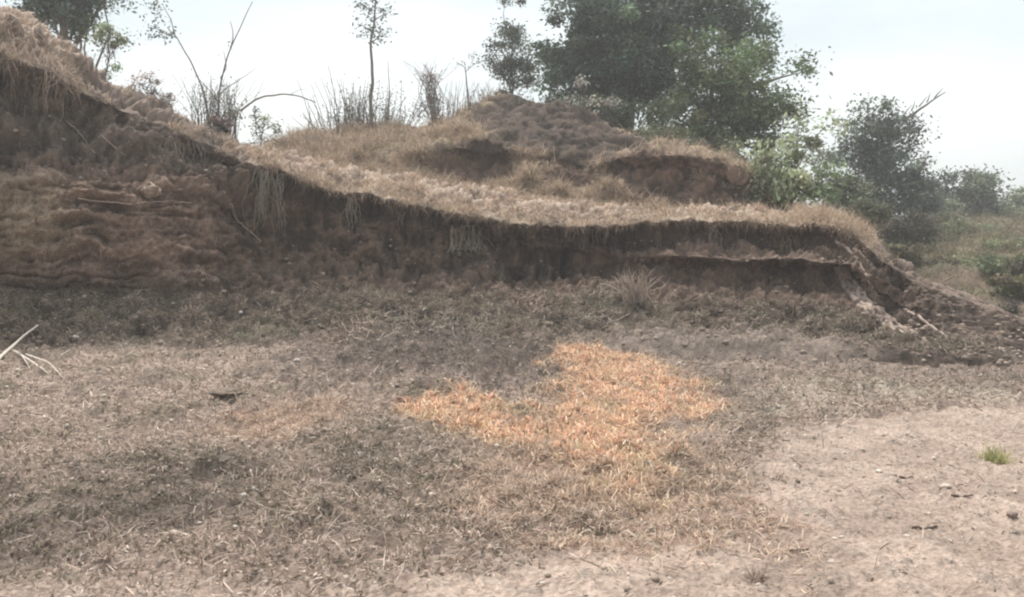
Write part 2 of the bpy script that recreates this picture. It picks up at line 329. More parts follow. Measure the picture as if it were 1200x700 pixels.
#        base         r1           scarp foot   scarp top    scarp lip    slope        crest        back
Mt = {
 200:  [(230,20), (215,21), (210,21.5), (205,22), (203,22.3), (200,23), (200,25), (230,34)],
 300:  [(225,19), (205,20), (198,20.6), (192,21.2), (190,21.5), (184,22.5), (180,24), (225,34)],
 350:  [(230,19), (205,20.2), (196,21), (184,21.8), (180,22.1), (170,23), (160,24.6), (225,34)],
 400:  [(238,19), (213,20.2), (198,21.2), (182,22), (177,22.3), (162,23.4), (150,25), (225,34)],
 470:  [(245,19), (221,20.2), (208,21), (190,21.6), (184,21.9), (162,23.4), (146,25), (225,34)],
 510:  [(250,19), (224,20.2), (214,20.8), (180,21.4), (174,21.2), (158,23), (143,25), (225,34)],
 560:  [(253,19), (228,20.2), (216,20.7), (180,21.5), (172,21.1), (143,23), (117,25), (225,34)],
 600:  [(255,19), (230,20.2), (214,20.7), (184,21.4), (176,21.2), (141,23), (112,25), (225,34)],
 650:  [(258,19), (232,20.2), (212,20.8), (188,21.5), (181,21.6), (146,23.2), (118,25), (225,34)],
 700:  [(260,18.9), (234,20.1), (220,20.6), (200,21.2), (192,21.1), (162,22.8), (137,24.6), (230,34)],
 740:  [(262,18.9), (252,19.6), (242,20.0), (194,20.8), (182,20.3), (174,22), (158,24), (235,34)],
 800:  [(263,18.7), (255,19.3), (246,19.7), (198,20.4), (182,19.9), (177,21.4), (170,23.4), (240,33)],
 850:  [(266,18.7), (258,19.4), (250,19.8), (208,20.4), (190,20.0), (186,21.2), (184,22.8), (250,32)],
 890:  [(268,18.6), (258,19.4), (250,19.8), (232,20.3), (224,20.2), (220,21), (222,22.4), (255,30)],
 960:  [(278,18.6), (272,19.2), (268,19.6), (262,20), (260,20.2), (258,21), (262,22), (275,27)],
}
mk = sorted(Mt); pxm = np.linspace(200, 960, 520)
PM, rvm = loft(mk, [Mt[k] for k in mk], pxm, [14, 22, 30, 12, 34, 30, 14], 5)
PM[-1, :, 2] = np.minimum(PM[-1, :, 2], G(PM[-1, :, 0], PM[-1, :, 1]))-.3
RM = np.broadcast_to(rvm[:, None], PM.shape[:2]); XM = np.broadcast_to(pxm[None], PM.shape[:2])
nM = normals(PM)
if nM[..., 1].mean() > 0: nM = -nM
g_lo = fbm(PM, .6, 3, .5, 2.); g_md = fbm(PM, 2.1, 3, .55, 12.); g_hi = fbm(PM, 8., 3, .55, 22.)
scarp = sst(RM, 1.8, 2.2)*(1-sst(RM, 3.6, 4.1))*sst(XM, 480, 520)*(1-sst(np.abs(XM-660), 20, 50)*(XM > 600)*(XM < 710))
dM = .18*g_lo+.13*g_md+.05*g_hi+scarp*(.12*g_md+.1*g_lo)
PMd = PM+nM*dM[..., None]
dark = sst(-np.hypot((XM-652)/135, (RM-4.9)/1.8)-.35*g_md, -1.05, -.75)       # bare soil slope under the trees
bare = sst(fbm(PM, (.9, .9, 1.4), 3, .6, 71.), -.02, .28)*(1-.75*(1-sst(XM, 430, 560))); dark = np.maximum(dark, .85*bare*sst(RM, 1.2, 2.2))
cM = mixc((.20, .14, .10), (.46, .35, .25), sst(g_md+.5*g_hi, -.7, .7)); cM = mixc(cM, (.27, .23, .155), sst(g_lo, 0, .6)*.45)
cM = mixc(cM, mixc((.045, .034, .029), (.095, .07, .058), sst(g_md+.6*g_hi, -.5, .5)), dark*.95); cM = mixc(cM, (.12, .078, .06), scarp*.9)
cM = mixc(cM, mixc((.10, .065, .05), (.22, .145, .11), sst(g_md+.6*g_hi, -.5, .5)), sst(XM, 715, 740)*(1-sst(RM, 3.9, 4.4))*.95)
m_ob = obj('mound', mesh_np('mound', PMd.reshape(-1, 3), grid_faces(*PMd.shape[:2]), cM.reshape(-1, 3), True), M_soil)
tag(m_ob, kind='structure')

# ray casting onto the finished ground to seat things on it
def bvh(P, s=2):
    Q = P[::s, ::s]; return BVHTree.FromPolygons([tuple(v) for v in Q.reshape(-1, 3)], [tuple(f) for f in grid_faces(*Q.shape[:2]).tolist()])
TREES_ = [bvh(PBd[:, 50:]), bvh(PMd), bvh(P_g[3:, 8:-8], 3)]
def hit(px, py, only=None):
    o = Vector((0, 0, EYE)); dr = ray(px, py); best = None
    for k, t in enumerate(TREES_):
        if only is not None and k not in only: continue
        h = t.ray_cast(o, dr)
        if h[0] is not None and (best is None or h[3] < best[2]):
            n = h[1] if h[1].dot(dr) < 0 else -h[1]; best = (h[0], n, h[3])
    return best if best else None
def zdown(x, y):
    z = -9
    for t in TREES_:
        h = t.ray_cast(Vector((x, y, 60)), Vector((0, 0, -1)))
        if h[0] is not None: z = max(z, h[0].z)
    return z

# ------------------------------------------------------------------ blades, leaves, tubes
def rnd_dir(n, up=0., flat=1.):
    v = rng.normal(size=(n, 3)); v[:, 2] = v[:, 2]*flat; v /= np.linalg.norm(v, axis=1)[:, None]+1e-9
    v[:, 2] += up; return v/(np.linalg.norm(v, axis=1)[:, None]+1e-9)
def blades(P, D, Ln, Wd, droop, C):
    """thin bent ribbons: 3 triangles each"""
    n = len(P); Ln = np.asarray(Ln)[:, None]; Wd = np.asarray(Wd)[:, None]
    s = np.cross(D, rng.normal(size=(n, 3))); s /= np.linalg.norm(s, axis=1)[:, None]+1e-9
    mid = P+D*Ln*.55; D2 = D+np.array([0, 0, -1.])*np.asarray(droop).reshape(-1, 1); D2 /= np.linalg.norm(D2, axis=1)[:, None]+1e-9
    tip = mid+D2*Ln*.45
    V = np.stack([P-s*Wd/2, P+s*Wd/2, mid-s*Wd*.4, mid+s*Wd*.4, tip], 1).reshape(-1, 3)
    b = (np.arange(n)*5)[:, None]
    Fc = np.concatenate([b+[0, 1, 3], b+[0, 3, 2], b+[2, 3, 4]], 1).reshape(-1, 3)
    return V, Fc, np.repeat(C, 5, 0)
def leaves(P, size, C, flat=.6):
    n = len(P); nr = rnd_dir(n, 0, 1/flat); a = np.cross(nr, rng.normal(size=(n, 3))); a /= np.linalg.norm(a, axis=1)[:, None]+1e-9
    b = np.cross(nr, a); sz = np.asarray(size)[:, None]
    V = np.stack([P-a*sz*.5, P+b*sz*.24, P+a*sz*.5, P-b*sz*.24], 1).reshape(-1, 3)
    return V, np.arange(n*4).reshape(n, 4), np.repeat(C, 4, 0)
def tube(pts, rad, col, sides=5):
    pts = np.asarray(pts, float); n = len(pts); rad = np.broadcast_to(rad, n)
    T = np.gradient(pts, axis=0); T /= np.linalg.norm(T, axis=1)[:, None]+1e-9
    ref = np.array([0, 0, 1.]) if abs(T[:, 2]).mean() < .8 else np.array([1., 0, 0])
    a = np.cross(T, ref); a /= np.linalg.norm(a, axis=1)[:, None]+1e-9; b = np.cross(T, a)
    th = np.arange(sides)*2*math.pi/sides
    V = (pts[:, None]+rad[:, None, None]*(np.cos(th)[None, :, None]*a[:, None]+np.sin(th)[None, :, None]*b[:, None])).reshape(-1, 3)
    i = np.arange(n-1)[:, None]*sides; j = np.arange(sides)[None]; k = (j+1) % sides
    Fc = np.stack([i+j, i+k, i+sides+k, i+sides+j], -1).reshape(-1, 4)
    return V, Fc, np.tile(np.asarray(col, float), (len(V), 1))
def join(parts):
    V, Fc, C = [], [], []; o = 0
    for v, f, c in parts:
        V.append(v); Fc.append(f+o); C.append(c); o += len(v)
    return np.concatenate(V), np.concatenate(Fc), np.concatenate(C)
def wob(p0, p1, n=8, amt=.06, sag=0.):
    p0 = np.asarray(p0, float); p1 = np.asarray(p1, float); t = np.linspace(0, 1, n)[:, None]
    L_ = np.linalg.norm(p1-p0); w = np.cumsum(rng.normal(size=(n, 3)), 0)*amt*L_/n**.5; w -= w[0]; w -= t*w[-1]
    P = p0+(p1-p0)*t+w; P[:, 2] += sag*(4*t*(1-t))[:, 0]; return P
def cvar(base, n, v=.15, hue=.05):
    return np.asarray(base)*(1+v*rng.normal(size=(n, 1)))*(1+hue*rng.normal(size=(n, 3)))

def scatter(P, wgt, n):
    """random points on a grid sheet, weighted per cell"""
    w = (wgt[:-1, :-1]).ravel(); w = np.clip(w, 0, None); cs = np.cumsum(w); idx = np.searchsorted(cs, rng.random(n)*cs[-1])
    R_, C_ = wgt.shape; r, c_ = np.divmod(idx, C_-1); u, v = rng.random(n)[:, None], rng.random(n)[:, None]
    Q = (P[r, c_]*(1-u)+P[r, c_+1]*u)*(1-v)+(P[r+1, c_]*(1-u)+P[r+1, c_+1]*u)*v
    return Q, r, c_

# ---- dry grass on the mound
def pal(n, cols, v=.15):
    c_ = np.asarray(cols)[rng.integers(0, len(cols), n)]; return c_*(1+v*rng.normal(size=(n, 1)))
STRAW = [(.52, .41, .315), (.41, .31, .235), (.60, .49, .385), (.33, .26, .19), (.48, .36, .28), (.26, .20, .15)]
scar2 = sst(XM, 715, 740)*(1-sst(XM, 870, 890))*(1-sst(RM, 3.9, 4.4))
wgt = (1-dark)**3*(1-.95*scarp)*(1-.9*scar2)*(.3+.7*sst(RM, 1, 2)+1.2*(1-sst(RM, 1.5, 2.5)))*sst(RM, .2, .6)*(1-sst(RM, 6.3, 6.8))*(1-.5*sst(XM, 780, 850))*(.12+.88*sst(g_md+.7*g_hi, -.35, .35))
Q, r, c_ = scatter(PMd, wgt, 80000); n = len(Q)
tl = .6+1.3*sst(g_md[r, c_], -.3, .5)
V, Fc, C = blades(Q-[0, 0, .02], rnd_dir(n, .8), (.08+.24*rng.random(n)**1.5)*tl, .006+.007*rng.random(n), .3+.8*rng.random(n), pal(n, STRAW))
tag(obj('dry_grass', mesh_np('mound_grass', V, Fc, C), M_straw), 'thin pale straw grass covering the mound behind the bank', 'grass', kind='stuff')
# ---- straw on the top edge of the bank, hanging over the lip
wgt = np.exp(-((RV-9.25)/.45)**2)*(PX > -60)*(1-sst(PX, 1010, 1060))*(.15+.85*sst(f_md+.6*f_hi, -.3, .4))+.35*top*(.1+.9*sst(f_md+.6*f_hi, -.2, .3))*(1-.85*leftw)*(RV < 11.6)*(PX > -60)*(1-sst(PX, 1000, 1050))
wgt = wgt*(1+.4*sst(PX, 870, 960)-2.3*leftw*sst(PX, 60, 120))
wgt = np.clip(wgt, 0, None)
wgt = wgt*(.25+.75*sst(fbm(PB, (.8, .8, .8), 3, .6, 91.), -.25, .2))
Q, r, c_ = scatter(PBd, wgt, 34000); n = len(Q)
D = rnd_dir(n, .35)+np.array([0, -.45, 0])*rng.random((n, 1)); D /= np.linalg.norm(D, axis=1)[:, None]
hang = 1-sst(RV[r, c_], 8.8, 9.8)
V, Fc, C = blades(Q-nB[r, c_]*.01, D, .06+.16*rng.random(n)**1.5+.08*hang*rng.random(n), .005+.006*rng.random(n), .6+1.6*rng.random(n),
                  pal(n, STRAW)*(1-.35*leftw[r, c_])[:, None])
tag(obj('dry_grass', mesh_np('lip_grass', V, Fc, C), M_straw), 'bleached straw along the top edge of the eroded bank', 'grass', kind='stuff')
# tufts: tight radiating clumps that break the sward
def tufts(P, wgt_, n_, per, ln, cols, rr=.05, up=.9):
    q, _, _ = scatter(P, wgt_, n_); sz = .5+rng.random(n_)**1.5; q = np.repeat(q, per, 0); sz = np.repeat(sz, per); m = len(q)
    tone = np.repeat(.75+.5*rng.random(n_), per)[:, None]; dd = rnd_dir(m, up)
    return blades(q+rng.normal(size=(m, 3))*rr*[1, 1, .1]-[0, 0, .02], dd, ln*sz*(.5+.7*rng.random(m)), .006+.006*rng.random(m), .5+1.2*rng.random(m), pal(m, cols)*tone)
V, Fc, C = join([tufts(PMd, (1-dark)**2*(RM < 6.3)*(1-.8*scarp)*(.05+(g_md > .1)), 420, 70, .36, STRAW+[(.30, .20, .14), (.26, .24, .15)], .07),
                 tufts(PBd, top*(RV < 11.6)*(PX > 20)*(1-.85*leftw)*(1-sst(PX, 1000, 1040))*(.05+(f_md > .1)), 260, 60, .26, STRAW+[(.30, .20, .14), (.52, .36, .27), (.24, .18, .13)], .06),
                 tufts(PBd, (RV > 8.6)*(RV < 11.3)*(PX > -60)*(PX < 330.)*(f_md > 0), 40, 60, .3, [(.34, .27, .21), (.25, .20, .16), (.42, .34, .27)], .06)])
Q, r, c_ = scatter(PMd, np.clip(dark+.7*scar2, 0, 1)*(g_hi > -.2), 7000); n = len(Q)
V2, F2, C2 = blades(Q, rnd_dir(n, .5), .08+.22*rng.random(n)**2, .006+.008*rng.random(n), .3+rng.random(n), pal(n, [(.12, .095, .075), (.10, .09, .065), (.22, .17, .13), (.16, .10, .08)], .2))
tag(obj('scrub_litter', mesh_np('scrub_litter', V2, F2, C2), M_straw), 'dark stems and litter on the bare soil slope of the mound', 'litter', kind='stuff')
tag(obj('grass_tufts', mesh_np('grass_tufts', V, Fc, C), M_straw), 'uneven dry grass tufts dotted over the mound and bank top', 'grass', kind='stuff')
# taller straw tuft mass at the right end of the lip
wgt = np.exp(-((PX-965)/34)**2)*(np.abs(RV-9.9) < .9)*(.1+.9*(f_md > 0))
Q, r, c_ = scatter(PBd, wgt, 2000); n = len(Q)
V, Fc, C = blades(Q, rnd_dir(n, 1.3), .14+.28*rng.random(n), .005+.005*rng.random(n), .2+.8*rng.random(n), pal(n, [(.56, .44, .33), (.48, .37, .27), (.38, .28, .2)]))
tag(obj('tall_dry_grass', mesh_np('tall_dry_grass', V, Fc, C), M_straw), 'upright tan grass on the right end of the bank top', 'grass', kind='stuff')
# big matted overhang top left
wgt = np.exp(-((RV-9.4)/.9)**2)*(PX > -60)*(1-sst(PX, 70, 140))
Q, r, c_ = scatter(PBd, wgt, 9000); n = len(Q)
clus = fbm(Q, 2.2, 2, .5, 5.); k = clus > .18; Q = Q[k]; n = len(Q)
D = rnd_dir(n, .1)+np.array([.25, -.5, .0]); D /= np.linalg.norm(D, axis=1)[:, None]
V, Fc, C = blades(Q, D, .15+.45*rng.random(n)**1.5, .006+.007*rng.random(n), 1.2+2*rng.random(n), pal(n, [(.42, .32, .25), (.31, .235, .185), (.50, .39, .32), (.22, .17, .135)]))
tag(obj('matted_dry_grass', mesh_np('matted_dry_grass', V, Fc, C), M_straw), 'long matted brown grass drooping over the high left end of the bank', 'grass', kind='stuff')

# ---- litter on the foreground
PALE = [(.51, .40, .34), (.41, .315, .27), (.65, .55, .48), (.28, .215, .17), (.17, .135, .105), (.45, .36, .31)]
vis = (np.abs(XX) < .66*YY+.4)*(YY > 3.2)*(YY < 16.5)
dens = vis*(1-.94*dirt)*(.12+.88*sst(m2+.6*m3, -.4, .5))*(1-.5*orange)
Q, r, c_ = scatter(P_g, dens, 88000); n = len(Q)
dist = np.clip(Q[:, 1], 4, 16)
D = rnd_dir(n, .15, .35)
grn = green[r, c_][:, None]; bn = burnt[r, c_][:, None]
cc = pal(n, PALE, .2); cc = cc*(1-.18*grn)*(1-.62*bn)
V, Fc, C = blades(Q+[0, 0, .008], D, (.03+.13*rng.random(n)**2.2)*(.7+dist/18), (.003+.006*rng.random(n)**2)*(.55+dist/12), .02+.2*rng.random(n), cc)
tag(obj('straw_litter', mesh_np('straw_litter', V, Fc, C), M_straw), 'grey and tan straw litter strewn over the foreground field', 'litter', kind='stuff')
# short green-brown stubble
Q, r, c_ = scatter(P_g, vis*(1-dirt)*(.2+.45*green+.5*sst(m1, 0, .7))*(.1+.9*sst(m2+.7*m3, -.2, .5)), 34000); n = len(Q)
V, Fc, C = blades(Q, rnd_dir(n, .8), (.025+.05*rng.random(n)), .004+.005*rng.random(n), .3+.8*rng.random(n), pal(n, [(.18, .16, .11), (.24, .205, .15), (.32, .27, .20), (.14, .12, .09)], .2))
tag(obj('stubble', mesh_np('stubble', V, Fc, C), M_straw), 'short olive brown stubble in dull patches of the field', 'grass', kind='stuff')
# leaf litter flakes
Q, r, c_ = scatter(P_g, dens*(.3+.7*(m3 > 0)), 42000); n = len(Q)
V, Fc, C = leaves(Q+[0, 0, .012], (.014+.03*rng.random(n)**2)*(.6+Q[:, 1]/14), pal(n, [(.48, .40, .34), (.34, .26, .20), (.22, .16, .12), (.58, .51, .45), (.19, .15, .11)], .2)*(1-.4*burnt[r, c_][:, None]), .5)
tag(obj('leaf_litter', mesh_np('leaf_litter', V, Fc, C), M_straw), 'curled dead leaves and chips lying over the foreground field', 'litter', kind='stuff')
V, Fc, C = tufts(P_g, vis*(1-dirt)*(.1+sst(m1+m2, .1, .8)), 900, 26, .10, PALE+[(.22, .19, .13)], .035, .5)
tag(obj('field_tufts', mesh_np('field_tufts', V, Fc, C), M_straw), 'low matted tufts of dead grass across the field', 'grass', kind='stuff')
# orange straw patch
Q, r, c_ = scatter(P_g, vis*orange**1.3*(.05+.95*sst(m2+.8*m3, -.25, .4)), 30000); n = len(Q)
OR = [(.84, .52, .36), (.78, .44, .29), (.85, .61, .43), (.70, .52, .35), (.84, .56, .43), (.30, .19, .14), (.74, .62, .48), (.46, .31, .22)]
cc = pal(n, OR, .16); om = orange[r, c_]; cc = mixc(cc, pal(n, [(.62, .50, .38), (.50, .40, .31), (.36, .28, .21)]), (1-sst(om, .2, .65))*.75); cc = mixc(cc, np.array([.64, .52, .32]), sst(fbm(Q, 2.5, 2, .5, 66.), .1, .6)*.45)
V, Fc, C = blades(Q+[0, 0, .005], rnd_dir(n, .55, .8), .06+.15*rng.random(n)**1.5, .006+.010*rng.random(n), .5+rng.random(n), cc)
tag(obj('orange_straw', mesh_np('orange_straw', V, Fc, C), M_straw), 'bright orange dead grass patch in the middle of the field', 'grass', kind='stuff')
Q, r, c_ = scatter(P_g, vis*np.maximum(pinkish, .5*orange)*(.15+.85*sst(m2+.6*m3, -.2, .4)), 30000); n = len(Q)
V, Fc, C = blades(Q+[0, 0, .005], rnd_dir(n, .4, .7), .04+.09*rng.random(n), .004+.005*rng.random(n), .3+rng.random(n), pal(n, [(.60, .46, .37), (.52, .39, .30), (.64, .53, .42), (.40, .28, .22)]))
tag(obj('tan_straw', mesh_np('tan_straw', V, Fc, C), M_straw), 'faded pinkish straw thinning out around the orange patch', 'grass', kind='stuff')

# ---- debris and dead stems on the talus
wgt = talus*(PX > -60)*sst(RV, .2, 1.0)*(1-.6*(1-sst(RV, .6, 1.4))*sst(PX, 600, 760))*(.2+.8*sst(f_md, -.3, .5))*(1+1.2*np.exp(-((PX-520)/120)**2))*(1-sst(PX, 1100, 1180))
Q, r, c_ = scatter(PBd, wgt, 40000); n = len(Q)
V, Fc, C = blades(Q+[0, 0, .01], rnd_dir(n, .4, .8), .05+.16*rng.random(n)**2, .006+.007*rng.random(n), .3+rng.random(n), pal(n, [(.30, .25, .20), (.20, .165, .13), (.14, .125, .09), (.42, .34, .29), (.17, .15, .10)], .2))
tag(obj('slope_litter', mesh_np('slope_litter', V, Fc, C), M_straw), 'dry stems and litter on the loose slope under the bank face', 'litter', kind='stuff')
# fine hair roots on the bank wall
wgt = wall*(PX > -60)*(PX < 1080)*sst(f_hi, -.2, .4)*(.3+sst(RV, 6, 8.5))
Q, r, c_ = scatter(PBd, wgt, 9000); n = len(Q)
D = nB[r, c_]*.5+rnd_dir(n, -.3)*.7; D /= np.linalg.norm(D, axis=1)[:, None]
V, Fc, C = blades(Q, D, .04+.14*rng.random(n)**2, .004+.004*rng.random(n), 1+2*rng.random(n), pal(n, [(.30, .23, .18), (.20, .15, .12), (.40, .31, .25)], .2))
tag(obj('hair_roots', mesh_np('hair_roots', V, Fc, C), M_straw), 'fine root hairs sticking out of the eroded bank face', 'roots', kind='stuff')

# ---- small clods and pebbles
def rock_unit(seed, sub=1):
    import bmesh
    bm = bmesh.new(); bmesh.ops.create_icosphere(bm, subdivisions=sub, radius=1); v = np.array([q.co[:] for q in bm.verts]); f = np.array([[x.index for x in q.verts] for q in bm.faces]); bm.free()
    v = v*(1+.38*fbm(v+seed*7.1, 1.1, 2)[:, None]); v *= [1, .8, .6]; return v, f
U = [rock_unit(k) for k in range(5)]
def rocks(P, size, C):
    parts = []
    for k in range(5):
        s = np.arange(len(P)) % 5 == k; p = P[s]; m = len(p)
        if not m: continue
        v, f = U[k]; a = rng.random(m)*6.28; sz = size[s]
        x = v[None, :, 0]*np.cos(a)[:, None]-v[None, :, 1]*np.sin(a)[:, None]; y_ = v[None, :, 0]*np.sin(a)[:, None]+v[None, :, 1]*np.cos(a)[:, None]
        z_ = np.broadcast_to(v[None, :, 2], x.shape)
        Vv = np.stack([x, y_, z_], -1)*sz[:, None, None]+p[:, None]
        ff = f[None]+(np.arange(m)*len(v))[:, None, None]
        parts.append((Vv.reshape(-1, 3), ff.reshape(-1, 3), np.repeat(C[s], len(v), 0)))
    return join(parts)
Q, r, c_ = scatter(P_g, vis*(.25+.75*(1-dirt))*(.2+.8*(m2 > 0)), 11000); n = len(Q)
V, Fc, C = rocks(Q, (.005+.022*rng.random(n)**4)*(.6+Q[:, 1]/12), pal(n, [(.36, .29, .24), (.24, .19, .15), (.30, .24, .19), (.5, .44, .38)], .2))
tag(obj('soil_crumbs', mesh_np('soil_crumbs', V, Fc, C), M_stone), 'small clods and grit scattered on the foreground ground', 'grit', kind='stuff')
Q, r, c_ = scatter(PBd, (talus*(RV > .15)+.3*wall*(nB[..., 2] > .35))*(PX > -60), 4200); n = len(Q)
V, Fc, C = rocks(Q, .014+.05*rng.random(n)**4, pal(n, [(.22, .175, .14), (.16, .125, .10), (.30, .24, .20)], .2))
tag(obj('fallen_clods', mesh_np('fallen_clods', V, Fc, C), M_stone), 'crumbled brown clods lying on the slope under the bank', 'clods', kind='stuff')

# ------------------------------------------------------------------ woody plants
BARK = (.16, .13, .11)
def plant(name, label, cat, base, blobs, lsize, lcol, dens, trunk_r=.08, nlimb=14, group=None, bark=BARK, crad=.3, yfac=.8, flat=.6, trunkto=None, twig=0, colv=.30):
    """base=(px, py or None, Y); blobs=(px, py, rx, ry[, weight]) outline of the crown in the photograph, given real depth"""
    px, py, Y = base
    if py is None:
        x = (px-600)/F*Y; gzz = zdown(x, Y); b0 = np.array([x, Y, gzz-.05])
    else: b0 = at(px, py, Y)
    root = empty(name, tuple(b0)); tag(root, label, cat, group)
    cl = []; tot = []
    for bl in blobs:
        bx, by, rx, ry = bl[:4]; wt = bl[4] if len(bl) > 4 else 1
        cen = at(bx, by, Y); sx, sz = rx/F*Y, ry/F*Y; sy = max(sx, sz)*yfac
        nc = max(3, int(wt*4.2*(sx*sz*max(sy, .3))**.67/crad**1.6))
        d_ = rnd_dir(nc)*(rng.random((nc, 1))**.38)
        cl.append(cen+d_*[sx, sy, sz]); tot += [wt]*nc
    CLp = np.concatenate(cl); tot = np.array(tot)
    topc = CLp.mean(0) if trunkto is None else at(trunkto[0], trunkto[1], Y)
    tk = []
    tp_ = wob(b0, topc, 10, .05); H = max(.3, np.linalg.norm(topc-b0))
    tk.append(tube(tp_, np.linspace(trunk_r, trunk_r*.35, 10), bark, 7))
    lim = rng.choice(len(CLp), min(nlimb, len(CLp)), replace=False)
    for k in lim:
        s = tp_[rng.integers(3, 10)]; q = wob(s, CLp[k], 7, .09, sag=.05*H)
        tk.append(tube(q, np.linspace(trunk_r*.4, .006, 7), bark, 4))
        for _ in range(twig):
            s2 = q[rng.integers(2, 7)]; tk.append(tube(wob(s2, s2+rnd_dir(1, .5)[0]*crad*(1+rng.random()), 4, .08), np.linspace(.008, .003, 4), bark, 3))
    V, Fc, C = join(tk); o = obj('trunk', mesh_np('trunk', V-b0, Fc, C, True), M_bark, root)
    nl = int(dens*len(CLp)); ci = rng.choice(len(CLp), nl, p=tot/tot.sum())
    cs = .5+1.0*rng.random(len(CLp))
    P = CLp[ci]+rng.normal(size=(nl, 3))*(crad*cs[ci])[:, None]*[.55, .55, .42]
    base_c = np.asarray(lcol); tint = (1+colv*rng.normal(size=(len(CLp), 1)))*(1+.06*rng.normal(size=(len(CLp), 3)))
    C = base_c*np.clip(tint[ci], .35, 1.9)*(1+.22*rng.normal(size=(nl, 1)))
    V, Fc, C = leaves(P-b0, lsize*(.45+1.0*rng.random(nl)), C, flat)
    obj('crown', mesh_np('crown', V, Fc, C), M_leaf, root)
    return root
DK = (.10, .14, .095); MD = (.17, .215, .115); OL = (.17, .175, .105); PG = (.30, .34, .22); GR = (.12, .15, .115)
# big tree complex
plant('broadleaf_tree', 'largest dark green tree whose crown runs out of the top of the picture', 'tree', (720, None, 29),
      [(705, 20, 66, 60), (770, 10, 80, 55), (680, 90, 50, 46), (745, 95, 66, 50), (835, 20, 62, 42, 1), (878, 45, 28, 38, .9), (700, 125, 54, 28), (720, 60, 90, 70)], .15, DK, 210, .28, 30, crad=.42)
plant('broadleaf_tree', 'mid green rounded tree right of the largest tree above the bare soil slope', 'tree', (835, None, 26),
      [(835, 90, 62, 58), (880, 105, 48, 60), (810, 150, 50, 40), (865, 165, 55, 42), (920, 78, 28, 24, .5), (942, 72, 16, 9, .3), (912, 130, 30, 36, .7), (760, 140, 34, 26, .7)], .13, MD, 190, .2, 24, crad=.38)
plant('feathery_tree', 'tall feathery grey green tree left of the largest tree', 'tree', (600, None, 27),
      [(600, 25, 16, 30, .8), (598, 60, 28, 28), (606, 95, 28, 28, .9), (590, 122, 24, 16, .7)], .085, (.14, .155, .12), 190, .05, 22, crad=.28, twig=2)
plant('broadleaf_tree', 'dark grey green tree with a bare branch reaching right', 'tree', (1030, None, 34),
      [(1035, 150, 36, 34), (1015, 182, 40, 36), (1042, 200, 38, 36), (1068, 158, 20, 26, .5), (1005, 225, 34, 28), (1045, 235, 34, 24)], .15, GR, 170, .16, 20, crad=.4, twig=1)
t = obj('dead_branch', mesh_np('dead_branch', *join([tube(wob(at(1050, 142, 34), at(1108, 108, 34), 8, .06), np.linspace(.07, .015, 8), BARK, 5)]
      + [tube(wob(at(1050+k*9, 140-k*5, 34), at(1054+k*9+6*(k % 2), 128-k*5, 34), 4, .1), np.linspace(.03, .008, 4), BARK, 4) for k in range(6)]), True), M_bark)
_r = [o for o in COL.objects if o.name.startswith('broadleaf_tree') and 'bare branch' in o.get('label', '')][0]
t.parent = _r; t.matrix_parent_inverse = Matrix.Translation(-_r.location); t.name = 'branch'
plant('broadleaf_tree', 'small grey tree tucked right of the dark grey green tree', 'tree', (1074, None, 38), [(1074, 215, 22, 28), (1080, 240, 22, 20)], .14, GR, 170, .09, 10, crad=.32)
plant('distant_tree', 'hazy rounded tree far off near the right edge of the picture', 'tree', (1132, None, 47), [(1130, 234, 36, 32), (1150, 218, 20, 16), (1110, 252, 24, 20), (1145, 255, 26, 18)], .20, (.13, .155, .105), 300, .14, 12, crad=.55)
plant('distant_tree', 'hazy low tree cut by the right edge of the picture', 'tree', (1190, None, 50), [(1190, 250, 30, 22), (1225, 240, 30, 30)], .20, (.13, .155, .10), 300, .14, 10, crad=.55)
plant('leafy_bush', 'pale green large leaved bush behind the right part of the bank top', 'bush', (925, None, 20.0),
      [(905, 212, 36, 34), (940, 205, 36, 40), (962, 165, 18, 40, .4), (888, 232, 24, 18), (968, 222, 18, 26, .6), (938, 150, 22, 22, .4)], .13, PG, 120, .05, 26, crad=.3, twig=1)
plant('leafy_bush', 'dull olive bush at the foot of the large trees behind the mound', 'bush', (800, None, 24.5),
      [(780, 165, 40, 16), (835, 182, 38, 18), (875, 200, 26, 26)], .08, OL, 200, .03, 12, crad=.22)
plant('leafy_bush', 'grey green bush filling the gap under the largest tree', 'bush', (715, None, 26.5),
      [(690, 135, 44, 20), (735, 150, 44, 20), (655, 128, 26, 14, .8)], .09, (.12, .13, .09), 200, .03, 12, crad=.26)
plant('leafy_bush', 'mid green bush between the mid green tree and the pale green bush', 'bush', (880, None, 23.5),
      [(870, 205, 30, 26), (915, 180, 30, 30, .8), (850, 180, 22, 16)], .09, (.15, .175, .10), 150, .03, 12, crad=.26)
plant('leafy_bush', 'tall grey green bush between the pale green bush and the dark grey green tree', 'bush', (985, None, 28),
      [(975, 215, 30, 34), (992, 240, 34, 26), (965, 175, 18, 24, .5)], .11, (.16, .18, .12), 140, .03, 12, crad=.32)
plant('leafy_bush', 'white flecked pale shrub on the crest below the largest tree', 'shrub', (690, None, 24.6),
      [(682, 108, 16, 16, .5), (705, 118, 18, 14, .5), (668, 125, 10, 8, .4)], .085, (.46, .45, .40), 60, .02, 16, crad=.2, twig=2)
plant('tree', 'dark green tree behind the high left end of the bank', 'tree', (85, None, 24),
      [(85, 8, 48, 30), (60, -20, 50, 30), (110, -15, 40, 34), (50, 5, 30, 18)], .12, DK, 190, .16, 18, crad=.32).name = 'evergreen_tree'
plant('sprig_bush', 'pale yellow green sprig beside the dark tree on the high left skyline', 'bush', (128, None, 19),
      [(124, 48, 16, 24, .6), (134, 75, 12, 18, .5), (112, 40, 12, 10, .5), (146, 45, 8, 6, .3)], .07, (.30, .33, .21), 90, .02, 12, crad=.17, twig=1)
